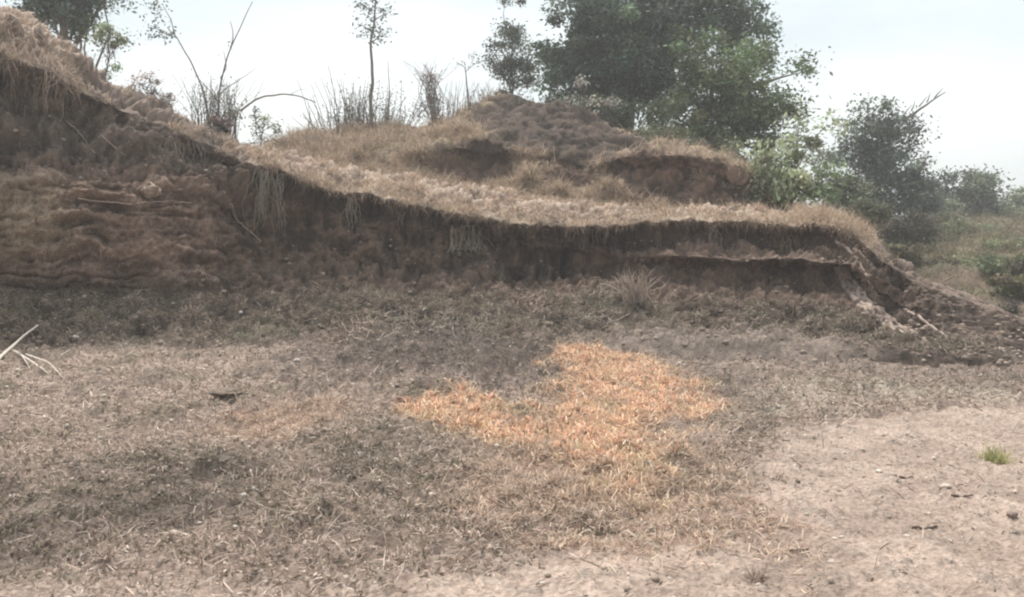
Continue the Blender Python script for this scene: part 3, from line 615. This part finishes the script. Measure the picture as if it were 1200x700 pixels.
plant('twiggy_shrub', 'small pinkish dry shrub on the left skyline of the bank', 'shrub', (178, None, 17.6),
      [(165, 108, 16, 14, .8), (190, 116, 18, 14, .8), (178, 94, 10, 10, .5)], .05, (.34, .27, .24), 90, .012, 20, crad=.14, twig=3)
plant('twiggy_shrub', 'small leafy shrub right of the arched dead branch', 'shrub', (306, None, 18.8),
      [(302, 140, 14, 14, .9), (318, 154, 12, 14, .8), (296, 162, 10, 12, .8)], .055, (.2, .22, .16), 60, .012, 14, crad=.14, twig=2)
plant('twiggy_shrub', 'reddish brown bare shrub standing on the mound crest', 'shrub', (508, None, 24.7),
      [(507, 112, 11, 22, 1), (516, 126, 14, 14, .9), (503, 92, 8, 12, .6), (495, 128, 12, 10, .8)], .055, (.24, .19, .175), 90, .015, 26, crad=.22, twig=3)
plant('twiggy_shrub', 'low dark scrub at the top of the bare soil slope', 'shrub', (590, None, 24.6),
      [(575, 128, 22, 10, .8), (610, 126, 26, 10, .8), (640, 130, 18, 7, .6)], .07, (.13, .12, .095), 160, .015, 16, crad=.18, twig=2)
# shrubs down the right hillside
for k, (a, b_, y_, rx, ry, cl_, lb) in enumerate([
    (1170, 262, 47, 44, 14, (.15, .17, .105), 'hazy bush joining the hazy rounded tree to the low tree at the right edge'),
    (1100, 250, 45, 24, 16, (.14, .155, .10), 'hazy bush filling the gap left of the hazy rounded tree'),
    (1190, 312, 23, 34, 16, (.16, .165, .095), 'larger green shrub halfway down the right edge of the hillside'),
    (1085, 262, 42, 34, 12, OL, 'hazy olive shrub between the small grey tree and the hazy rounded tree'),
    (1050, 300, 22, 26, 10, (.16, .14, .09), 'brown olive shrub beside the upper end of the pale root line'),
    (1185, 335, 20, 30, 12, (.17, .16, .09), 'olive shrub above the dark brown scrub at the right edge'),
    (1090, 310, 25, 30, 8, (.17, .15, .10), 'low spreading shrub halfway down the hillside left of the wide green shrub'),
    (1200, 275, 44, 30, 12, (.15, .17, .10), 'hazy shrub at the foot of the low tree at the right edge'),
    (1015, 252, 27, 26, 16, OL, 'olive shrub just behind the right end of the bank top'),
    (1060, 270, 30, 34, 18, (.13, .12, .08), 'brownish shrub below the small grey tree'),
    (1105, 277, 36, 34, 14, OL, 'low olive shrub under the hazy rounded tree'),
    (1155, 282, 38, 36, 13, (.15, .16, .09), 'low yellow green shrub on the hillside near the right edge'),
    (1140, 316, 26, 46, 15, (.15, .16, .085), 'wide green shrub halfway down the right hillside'),
    (1120, 292, 33, 40, 12, (.17, .165, .10), 'broad olive scrub band under the low olive shrub on the hillside'),
    (1185, 300, 30, 34, 20, (.19, .19, .11), 'pale olive shrub cut by the right edge of the picture'),
    (1165, 372, 15.5, 32, 16, (.11, .085, .065), 'dark brown scrub at the bottom of the right hillside'),
    (1112, 350, 17, 14, 7, (.17, .14, .10), 'small dry shrub between the bank end and the brown scrub')]):
    plant('hillside_shrub', lb, 'shrub', (a, None, y_), [(a, b_, rx, ry), (a+rx*.5, b_+3, rx*.5, ry*.7)], .10*y_/26, cl_, 330, .015, 14, crad=.2*y_/26+.04, twig=1, group='shrubs on the right hillside')
# weeds over the hillside
Q, r, c_ = scatter(P_g, (YY > 15.5)*(YY < 60)*(.25+.75*sst(YY, 20, 27))*(XX > .3*YY)*(XX < .75*YY)*(.2+.8*(fbm(P2, .8, 2, .5, 3.) > 0)), 36000); n = len(Q)
V, Fc, C = blades(Q, rnd_dir(n, .8), (.15+.35*rng.random(n)**2)*(Q[:, 1]/24)**.7, .012*(Q[:, 1]/20), .3+.7*rng.random(n), pal(n, [(.15, .15, .08), (.20, .165, .105), (.12, .13, .07), (.27, .21, .145), (.16, .115, .085)], .15))
tag(obj('hillside_weeds', mesh_np('hillside_weeds', V, Fc, C), M_straw), 'olive and tan weeds covering the hillside on the right', 'weeds', kind='stuff')

def stems(name, label, cat, parts_, group=None):
    """parts_ = list of (kind, [tubes], leaves or None); first point of the first tube is the base"""
    b0 = parts_[0][1][0][0][0]; root = empty(name, tuple(b0)); tag(root, label, cat, group)
    for nm, tubes, lv in parts_:
        if tubes:
            if len(tubes) <= 6:
                for t_ in tubes: V, Fc, C = tube(*t_); obj(nm, mesh_np(nm, V-b0, Fc, C, True), M_bark, root)
            else:
                V, Fc, C = join([tube(*t_) for t_ in tubes]); tag(obj(nm+'s', mesh_np(nm+'s', V-b0, Fc, C, True), M_bark, root), kind='stuff')
        if lv is not None:
            V, Fc, C = leaves(lv[0]-b0, lv[1], lv[2]); obj('leaves', mesh_np('leaves', V, Fc, C), M_leaf, root)
    return root
def path(pts, Y, r0, r1, col, sides=5, sub=5):
    A = np.array([at(p[0], p[1], Y+(p[2] if len(p) > 2 else 0)) for p in pts]); t = np.linspace(0, len(A)-1, (len(A)-1)*sub+1)
    P = np.stack([np.interp(t, range(len(A)), A[:, k]) for k in range(3)], 1)
    P[1:-1] += rng.normal(size=P[1:-1].shape)*r0*.9
    for _ in range(3): P[1:-1] = (P[:-2]+2*P[1:-1]+P[2:])/4
    return (P, np.linspace(r0, r1, len(P)), col, sides)
def tuft(spots, Y, n, s, col):
    P = np.concatenate([at(a, b_, Y)+rng.normal(size=(n, 3))*[w_/F*Y, w_/F*Y, h_/F*Y] for a, b_, w_, h_ in spots]); m = len(P)
    return P, s*(.6+.8*rng.random(m)), cvar(col, m, .25)
GS = (.20, .17, .15)
stems('sapling', 'leaning sapling with a leaf tuft at its tip on the left skyline', 'sapling', [
    ('trunk', [path([(248, 170), (243, 130), (238, 100), (222, 72), (208, 45), (196, 32)], 18.4, .024, .009, GS)], None),
    ('branch', [path([(208, 45), (190, 38), (176, 30)], 18.4, .012, .005, GS, 4), path([(205, 42), (200, 22), (190, 5)], 18.4, .012, .005, GS, 4)],
     tuft([(186, 24, 9, 10), (180, 38, 6, 5), (196, 42, 5, 5), (184, 6, 5, 5)], 18.4, 70, .07, (.13, .15, .12)))])
stems('bare_sapling', 'bare forked stem rising past the leaning sapling on the left skyline', 'sapling', [
    ('trunk', [path([(252, 168), (256, 130), (258, 95), (268, 60), (280, 35), (296, 2)], 18.6, .026, .007, GS)], None),
    ('branch', [path([(258, 92), (266, 80), (262, 60)], 18.6, .014, .005, GS, 4), path([(270, 56), (274, 40), (270, 25)], 18.6, .014, .005, GS, 4),
                path([(256, 120), (240, 100), (228, 88)], 18.6, .012, .004, GS, 4), path([(258, 110), (282, 92), (300, 80)], 18.6, .012, .004, GS, 4)],
     tuft([(270, 52, 3, 4)], 18.6, 25, .05, (.2, .18, .15)))])
thk = []
for k in range(80):
    a = 226+52*rng.random(); thk.append(path([(a, 172), (a+6*rng.normal(), 130+12*rng.random()), (a+14*rng.normal(), 88+26*rng.random())], 18.2+.5*rng.random(), .010, .004, GS, 3, 4))
stems('tangled_thicket', 'dense grey thicket of twigs around the foot of the saplings', 'thicket', [('stem', thk, tuft([(240, 130, 12, 16), (268, 140, 9, 12), (255, 115, 14, 10), (245, 155, 10, 8)], 18.3, 420, .05, (.22, .21, .17)))])
plant('dry_bush', 'round grey brown bush at the right foot of the saplings', 'bush', (266, None, 18.0), [(264, 142, 14, 19)], .055, (.19, .16, .14), 240, .02, 8, crad=.14)
stems('arched_branch', 'grey dead branch arching right from the thicket', 'branch', [
    ('branch', [path([(282, 130), (292, 122), (306, 114), (325, 110), (345, 111), (370, 120)], 18.2, .028, .012, (.28, .24, .22)), ], None),
    ('twig', [path([(296, 121), (304, 106), (310, 92)], 18.2, .008, .003, GS, 3), path([(340, 111), (352, 104), (366, 106)], 18.2, .008, .003, GS, 3)], None)])
lv = tuft([(437, 5, 8, 7), (434, 20, 9, 5), (428, 36, 9, 4), (446, 34, 7, 5), (437, 44, 9, 4), (440, -12, 8, 8), (452, 15, 5, 4), (422, 8, 5, 3)], 24.5, 75, .09, (.12, .14, .115))
stems('slender_tree', 'slender lone tree with sparse leaf tiers above the mound', 'tree', [
    ('trunk', [path([(436, 152), (434, 120), (435, 85), (436, 50), (438, 20), (439, -25)], 24.5, .06, .018, (.21, .18, .165), 6)], None),
    ('branch', [path([(436, 50-12*k), (436+(-1)**k*10, 42-12*k), (436+(-1)**k*18, 40-12*k)], 24.5, .02, .006, GS, 4) for k in range(5)], lv)])
sh = []
for k in range(150):
    a = 425+26*rng.normal(); h_ = 12+50*rng.random()**2; l_ = (a-425)*.35+5*rng.normal()
    sh.append(path([(a, 158), (a+l_*.4+3*rng.normal(), 158-h_*.6), (a+l_+5*rng.normal(), 150-h_)], 24.3+rng.random(), .015, .006, GS, 3, 4))
sh += [path([(398, 150), (392, 110), (384, 76)], 24.5, .016, .006, GS, 4), path([(455, 150), (456, 110), (455, 72)], 24.5, .02, .006, GS, 4), path([(412, 150), (404, 120), (394, 92)], 24.5, .015, .006, GS, 4)]
stems('bare_shrub', 'wide shrub of bare upright stems round the slender lone tree', 'shrub', [('stem', sh, tuft([(395, 142, 16, 8), (430, 138, 24, 10), (465, 138, 14, 8), (448, 120, 12, 12), (412, 124, 12, 12)], 24.6, 420, .06, (.18, .18, .14)))])
sh = [path([(508+4*rng.normal(), 140), (506+8*rng.normal(), 105), (503+16*rng.normal(), 68+14*rng.random())], 24.5, .012, .004, GS, 3, 4) for k in range(34)]
stems('leafless_shrub', 'cluster of thin bare stems rising out of the reddish brown shrub', 'shrub', [('stem', sh, None)])
stems('seedling_tree', 'little thin tree with two leaf tufts left of the feathery tree', 'tree', [
    ('trunk', [path([(549, 138), (548, 110), (545, 80)], 24.6, .035, .012, GS)], None),
    ('branch', [path([(546, 84), (556, 75), (566, 72)], 24.6, .012, .005, GS, 4), path([(546, 80), (538, 74), (534, 78)], 24.6, .012, .005, GS, 4)],
     tuft([(545, 76, 8, 3), (562, 72, 7, 3), (556, 66, 4, 3)], 24.6, 40, .075, (.19, .19, .17)))])
sh = [path([(a, 142), (a+3*rng.normal(), 120), (a+7*rng.normal(), 92+22*rng.random())], 24.8, .010, .004, GS, 3, 4) for a in 522+62*rng.random(60)]
stems('thin_weeds', 'thin pale weed stems standing between the reddish shrub and the feathery tree', 'weeds', [('stem', sh, tuft([(535, 128, 8, 5), (560, 122, 12, 7)], 24.7, 60, .05, (.26, .25, .2)))])
sh = [path([(a, 178), (a+5*rng.normal(), 160), (a+12*rng.normal(), 138+30*rng.random()**.6)], 21.5+1.5*rng.random(), .006, .003, (.30, .25, .21), 3, 4) for a in 318+80*rng.random(60)]
stems('thin_weeds', 'low fringe of thin dry stems on the left shoulder of the mound', 'weeds', [('stem', sh, None)])

# ------------------------------------------------------------------ roots, branches and stones on the bank and field
def on(px, py, lift=.01):
    h = hit(px, py); return (np.array(h[0]+h[1]*lift), np.array(h[1])) if h else (at(px, py, 15), np.array([0, -1., 0]))
def spath(pts, r0, r1, col, lift=.02, sides=5, sub=6, drape=True):
    """root or branch whose course is seen at pts, lying on the surface found there"""
    t = np.linspace(0, len(pts)-1, (len(pts)-1)*sub+1); a = np.interp(t, range(len(pts)), [p[0] for p in pts]); b_ = np.interp(t, range(len(pts)), [p[1] for p in pts])
    P = np.array([on(x, y_, lift)[0] for x, y_ in zip(a, b_)])
    for _ in range(3): P[1:-1] = (P[:-2]+P[1:-1]*2+P[2:])/4
    P[1:-1] += rng.normal(size=P[1:-1].shape)*r0*.4
    return (P, np.linspace(r0, r1, len(P)), col, sides)
def rootthing(name, label, cat, tubes, group=None):
    b0 = tubes[0][0][0]; piece = {'roots': 'root', 'root': 'root', 'brush': 'twigs', 'straw': 'stalks', 'twig': 'twig'}[cat]
    if cat == 'root' and len(tubes) > 4: piece = 'root_strands'
    if len(tubes) == 1:
        V, Fc, C = tube(*tubes[0]); o = obj(name, mesh_np(name, V-b0, Fc, C, True), M_bark); o.location = tuple(b0); return tag(o, label, cat, group)
    r_ = tag(empty(name, tuple(b0)), label, cat, group)
    big = tubes if len(tubes) <= 4 else []
    for t_ in big:
        V, Fc, C = tube(*t_); obj(piece, mesh_np(piece, V-b0, Fc, C, True), M_bark, r_)
    if not big:
        nm = piece if piece.endswith('s') else 'root_strands'; V, Fc, C = join([tube(*t_) for t_ in tubes])
        tag(obj(nm, mesh_np(nm, V-b0, Fc, C, True), M_bark, r_), kind='stuff')
    return r_
RC = (.38, .29, .235); RP = (.50, .42, .36)
rootthing('exposed_root', 'long pale root running level across the layered left face', 'root', [spath([(90, 231), (110, 234), (135, 236), (160, 239), (190, 237), (226, 238)], .016, .009, RC, .03)])
rootthing('exposed_root', 'pale root slanting down right in the dark notch of the left face', 'root', [spath([(268, 238), (274, 252), (285, 264), (296, 274), (306, 284)], .024, .010, RC, .03),
      spath([(268, 236), (266, 240), (272, 246)], .015, .008, RC, .03)])
rootthing('exposed_root', 'thin root curving down the upper left slope below the overhang', 'root', [spath([(76, 142), (90, 152), (100, 165), (110, 180)], .018, .008, RC, .03), spath([(120, 160), (135, 172), (146, 184)], .012, .006, RC, .03)])
def hangroots(name, label, cen, w_, h_, n, col, r=.006, spread=1., group=None):
    tb = []
    for k in range(n):
        x = cen[0]+w_*(rng.random()-.5); y_ = cen[1]+3*rng.normal(); p, nn = on(x, y_, .03); L_ = h_/F*p[1]*(.4+.8*rng.random()); m = 7
        t = np.linspace(0, 1, m)[:, None]; sway = np.cumsum(rng.normal(size=(m, 3)), 0)*L_*.05*spread; sway -= sway[0]
        P = p+np.array([0, 0, -1.])*L_*t+nn*[1, 1, 0]*.08*np.sin(t*2.2)+sway
        tb.append((P, np.linspace(r, r*.4, m), np.asarray(col)*(.7+.5*rng.random()), 3))
    return rootthing(name, label, 'roots', tb, group)
hr = 'root bundles hanging on the bank'
hangroots('hanging_roots', 'thick curtain of roots hanging at the corner where the bank turns', (314, 200), 34, 62, 46, (.34, .29, .24), .007, group=hr)
hangroots('hanging_roots', 'narrow pale roots hanging under the lip just right of the corner', (412, 232), 12, 42, 22, (.42, .36, .29), .006, group=hr)
hangroots('hanging_roots', 'short orange brown roots dangling under the right lip', (925, 276), 16, 26, 16, (.48, .36, .26), .007, group=hr)
hangroots('hanging_roots', 'long roots trailing in the hollow above the straw bundle', (836, 266), 6, 36, 8, (.34, .26, .21), .007, group=hr)
hangroots('hanging_roots', 'thin roots hanging on the wall left of the straw bundle', (772, 270), 6, 28, 8, (.42, .33, .26), .006, group=hr)
hangroots('hanging_roots', 'sparse roots drooping under the highest left overhang', (55, 92), 90, 48, 34, (.36, .29, .23), .008, group=hr)
hangroots('hanging_roots', 'root strands trailing down the dark slope left of the corner', (215, 168), 60, 34, 24, (.30, .25, .20), .007, group=hr)
hangroots('hanging_roots', 'short frayed roots under the lip between the narrow pale roots and the root loop', (478, 246), 26, 24, 20, (.36, .30, .24), .006, group=hr)
hangroots('hanging_roots', 'short frayed roots under the lip above the grey straw bundle', (690, 270), 50, 22, 24, (.36, .29, .23), .006, group=hr)
# curled root loop in the middle
tb = [spath([(530, 294), (528, 280), (534, 268), (546, 262), (560, 262)], .014, .008, (.40, .33, .26), .06), spath([(560, 262), (566, 274), (575, 290)], .013, .006, RC, .07),
      spath([(530, 292), (545, 294), (560, 292)], .009, .006, (.40, .33, .26), .05)]
for k in range(60):
    x = 526+40*rng.random(); tb.append(spath([(x, 262+10*rng.random()), (x+4*rng.normal(), 280+8*rng.random()), (x+7*rng.normal(), 292+8*rng.random())], .009, .004, (.46, .39, .32), .06, 3, 3))
rootthing('root_loop', 'curled mass of pale roots looping out of the middle of the wall', 'roots', tb)
# straw bundle at 745,335
def spray(name, label, cat, cen, w_, h_, n, col, up=True, lift=.05, r=.006, M=None):
    tb = []; p0, n0 = on(cen[0], cen[1], lift)
    for k in range(n):
        s = -1 if not up else 1; L_ = h_/F*p0[1]*(.5+.7*rng.random())
        d_ = np.array([rng.normal()*w_/h_*.55, -.25-.3*rng.random(), s*1.]); d_ /= np.linalg.norm(d_)
        st = p0+np.array([rng.normal()*w_/F*p0[1]*.22, rng.normal()*.04, rng.normal()*.04]); m = 5
        t = np.linspace(0, 1, m)[:, None]; P = st+d_*L_*t+np.array([0, 0, -.25])*L_*t**2+np.cumsum(rng.normal(size=(m, 3)), 0)*L_*.03
        tb.append((P, np.linspace(r, r*.35, m), np.asarray(col)*(.7+.6*rng.random()), 3))
    return rootthing(name, label, cat, tb)
spray('straw_bundle', 'grey straw bundle standing against the wall near the ledge', 'straw', (745, 354), 30, 52, 110, (.52, .44, .38), True, r=.009)
spray('straw_bundle', 'small leaning bunch of stems below the root loop', 'straw', (588, 330), 8, 20, 24, (.32, .27, .21), True)
for k, (a, b_, w_, h_, n_, cl_, lb) in enumerate([
    (405, 385, 34, 12, 60, (.50, .39, .32), 'pinkish heap of dead stems at the left of the debris slope'),
    (480, 372, 44, 14, 80, (.44, .37, .32), 'grey brush heap in the middle of the debris slope'),
    (545, 385, 36, 14, 60, (.40, .34, .31), 'grey brush heap right of the middle one on the debris slope'),
    (620, 352, 44, 10, 60, (.42, .31, .26), 'pinkish brush at the foot of the wall under the hollows'),
    (390, 402, 16, 6, 24, (.34, .25, .20), 'small brown stem heap at the lower left of the debris slope'),
    (700, 372, 34, 8, 36, (.34, .29, .25), 'low brush heap left of the green weedy ledge'),
    (860, 378, 40, 9, 40, (.36, .29, .25), 'dry brush on the slope under the ledge')]):
    tb = []
    for j in range(n_*2):
        p, nn = on(a+w_*rng.normal()*.6, b_+h_*rng.normal()*.6, .02); d_ = rnd_dir(1, .25, .7)[0]; L_ = .08+.34*rng.random()**2
        m = 5; t = np.linspace(-.5, .5, m)[:, None]; P = p+d_*L_*t+np.array([0, 0, .015])*(1-4*t*t)+rng.normal(size=(m, 3))*.010
        tb.append((P, np.linspace(.0085, .004, m), np.asarray(cl_)*(.45+.9*rng.random()), 3))
    rootthing('brush_heap', lb, 'brush', tb, 'brush heaps on the slope under the bank')
# pale forked branch at the left edge
def gpath(pts, r0, r1, col, hts):
    P = []
    for (a, b_), h_ in zip(pts, hts):
        p, _ = on(a, b_+h_, 0.0); s = h_/F*p[1]; P.append(p+np.array([0, 0, s+.01]))
    P = np.array(P); t = np.linspace(0, len(P)-1, (len(P)-1)*5+1); P = np.stack([np.interp(t, range(len(pts)), P[:, k]) for k in range(3)], 1)
    P[1:-1] = (P[:-2]+2*P[1:-1]+P[2:])/4
    return (P, np.linspace(r0, r1, len(P)), col, 6)
Bc = (.60, .54, .47); b0 = None
main = gpath([(-30, 452), (2, 418), (18, 404), (30, 393), (45, 382)], .030, .010, Bc, (0, 2, 8, 14, 20))
sub1 = gpath([(12, 410), (30, 420), (48, 432), (58, 440)], .018, .006, Bc, (5, 5, 2, 0))
sub2 = gpath([(16, 412), (36, 418), (58, 426), (74, 444)], .016, .005, Bc, (5, 8, 6, 0))
sub3 = gpath([(26, 418), (34, 430), (38, 444)], .010, .004, Bc, (5, 3, 0))
root = empty('fallen_branch', tuple(main[0][0])); tag(root, 'bleached forked branch lying at the left edge of the field', 'branch')
for t_ in (main, sub1, sub2, sub3):
    V, Fc, C = tube(*t_); obj('branch', mesh_np('branch', V-main[0][0], Fc, C, True), M_bark, root)
# light gully ridges of root and washed soil on the right end
GC = (.42, .33, .28)
tb = []
for k in range(9):
    o_ = (k-4)*1.6; q_ = rng.normal(size=6)*1.2
    tb.append(spath([(984+o_*.5, 306+abs(o_)*.5), (994+o_+q_[0], 332), (1010+o_*1.2+q_[1], 352), (1030+o_*1.4+q_[2], 370+q_[3]), (1052+o_*1.8+q_[4], 386+q_[5]), (1070+o_*3, 398+o_)], .055, .03, np.array(GC)*(.62+.3*rng.random()), -.022))
rootthing('washed_root', 'broad pale root buttress running down the right end of the bank', 'root', tb)
rootthing('washed_root', 'pale root line on the upper right corner of the bank', 'root', [spath([(980, 282), (996, 294), (1008, 308), (1016, 326), (1022, 338)], .035, .015, GC, .0),
    spath([(1000, 292), (1012, 300), (1018, 312)], .02, .01, (.36, .28, .23), .01)])
rootthing('washed_root', 'short pale root at the lower right tip of the bank', 'root', [spath([(1060, 362), (1080, 374), (1104, 392), (1124, 402), (1140, 408)], .03, .012, (.36, .29, .25), .0)])
# pale crumbled patch on the layered face
# stones and clods
def stone(name, label, cat, px, py, rpx, col, seed, flat=.7, group=None, sub=2, lift=.3, m=M_stone):
    p, nn = on(px, py, 0); s = rpx/F*np.linalg.norm(p-[0, 0, EYE]); v, f = rock_unit(seed, sub); v = v*[s, s, s*flat/.6]
    v = v*(1+.12*fbm(v/s+seed, 3., 2)[:, None])
    C = np.asarray(col)*(1+.15*fbm(v/s, 4., 2)[:, None])
    o = obj(name, mesh_np(name, v, f, C, False), m); o.location = tuple(p+np.array([0, 0, s*lift*flat])); o.rotation_euler = (0, 0, seed)
    tag(o, label, cat, group); return o
stone('soil_clod', 'reddish brown soil clod in the left middle of the field', 'clod', 283, 490, 22, (.22, .14, .11), 1, .3, sub=4, lift=.25, m=M_soil)
stone('soil_clod', 'dark brown clod at the left tip of the orange straw', 'clod', 473, 471, 12, (.22, .13, .095), 2, .4, sub=4, lift=.35, m=M_soil)
stone('soil_clod', 'brown clod behind the reddish clod in the left middle of the field', 'clod', 266, 461, 17, (.19, .15, .12), 3, .3, sub=4, lift=.1, m=M_soil)
stone('earth_block', 'pale block of earth stuck on the long level root', 'earth block', 176, 222, 13, (.36, .27, .21), 12, .6, sub=4, lift=-.2, m=M_soil)
stone('pebble', 'white elongated stone near the left edge of the field', 'stone', 15, 583, 9, (.52, .47, .43), 5, .3, sub=2)
stone('pebble', 'largest pale stone on the bare dirt at right', 'stone', 1109, 571, 6.5, (.42, .35, .30), 6, .4, sub=2)
stone('pebble', 'dark stone on the bare dirt right of the pale stone', 'stone', 1186, 605, 6, (.22, .16, .14), 7, .6, sub=2)
stone('pebble', 'small pale pebble at the upper part of the bare dirt', 'stone', 1030, 553, 4, (.55, .48, .42), 8, .5, sub=2)
stone('pebble', 'white pebble in the field left of the bare earth, below the orange straw', 'stone', 438, 591, 4, (.6, .56, .52), 9, .6, sub=2)
stone('pebble', 'white pebble below the reddish brown soil clod', 'stone', 285, 581, 4, (.6, .56, .52), 10, .6, sub=2)
stone('pebble', 'pale pebble where the field meets the left debris slope', 'stone', 348, 424, 5, (.55, .5, .46), 11, .6, sub=2)
stone('pebble', 'white chip on the dark slope under the left face', 'stone', 282, 367, 3.2, (.6, .56, .52), 12, .6, sub=2)
stone('pebble', 'pale pebble lying under the left face near the field edge', 'stone', 89, 396, 4, (.5, .46, .42), 13, .6, sub=2)
for a, b_, w_, lb in ((1083, 619, 16, 'stick shadow on the lower bare dirt, made as a dark stick'), (1128, 582, 13, 'short stick shadow below the largest pale stone, made as a dark stick'), (935, 646, 12, 'stick shadow on the left part of the bare dirt, made as a dark twig'),
                      (1062, 560, 8, 'small twig above the largest pale stone')):
    rootthing('ground_twig_and_shadow', lb, 'twig', [spath([(a-w_, b_), (a, b_+1.5), (a+w_, b_-.5)], .010, .005, (.13, .10, .085), .008, 5, 4)], 'twigs lying on the bare dirt')  # dark sticks stand in for small stick shadows on the dirt
# green tuft on the right
p, _ = on(1166, 541, 0); n = 220
D = rnd_dir(n, 1.6); Q = p+rng.normal(size=(n, 3))*[.05, .05, .0]
V, Fc, C = blades(Q-p, D, .06+.13*rng.random(n)**2, .004+.004*rng.random(n), .2+.6*rng.random(n), pal(n, [(.38, .38, .17), (.33, .34, .15), (.46, .43, .22), (.30, .28, .14)]))
o = obj('grass_tuft', mesh_np('grass_tuft', V, Fc, C), M_leaf); o.location = tuple(p); tag(o, 'yellow green grass tuft growing alone on the bare dirt', 'grass tuft')
# pale dry tufts at the bottom edge
for a, b_, s_, lb in ((888, 680, 1., 'thin pale upright stems at the bottom edge where the bare dirt starts'), (120, 655, .8, 'pale dry tuft near the bottom left corner'), (372, 660, .8, 'pale dry tuft at the bottom edge left of centre')):
    p, _ = on(a, b_, 0); n = 70; D = rnd_dir(n, 1.1); Q = rng.normal(size=(n, 3))*[.03, .025, 0]
    V, Fc, C = blades(Q, D, s_*(.06+.12*rng.random(n)), .004+0*rng.random(n), .3+.6*rng.random(n), pal(n, PALE))
    o = obj('dry_tuft', mesh_np('dry_tuft', V, Fc, C), M_straw); o.location = tuple(p); tag(o, lb, 'grass tuft')

# ------------------------------------------------------------------ haze
me = bpy.data.meshes.new('haze')
x0, x1, y0, y1, z0, z1 = -262, 262, -32, 303, -2.5, 16
me.from_pydata([(x, y_, z) for x in (x0, x1) for y_ in (y0, y1) for z in (z0, z1)], [], [(0, 1, 3, 2), (4, 6, 7, 5), (0, 4, 5, 1), (2, 3, 7, 6), (0, 2, 6, 4), (1, 5, 7, 3)])
hz = bpy.data.materials.new('haze'); hz.use_nodes = True; n_ = hz.node_tree.nodes; n_.remove(n_['Principled BSDF'])
pv = n_.new('ShaderNodeVolumePrincipled'); pv.inputs['Color'].default_value = (.96, .95, .94, 1); pv.inputs['Density'].default_value = .0029; pv.inputs['Anisotropy'].default_value = .2
hz.node_tree.links.new(pv.outputs[0], n_['Material Output'].inputs['Volume'])
tag(obj('haze', me, hz), kind='stuff')
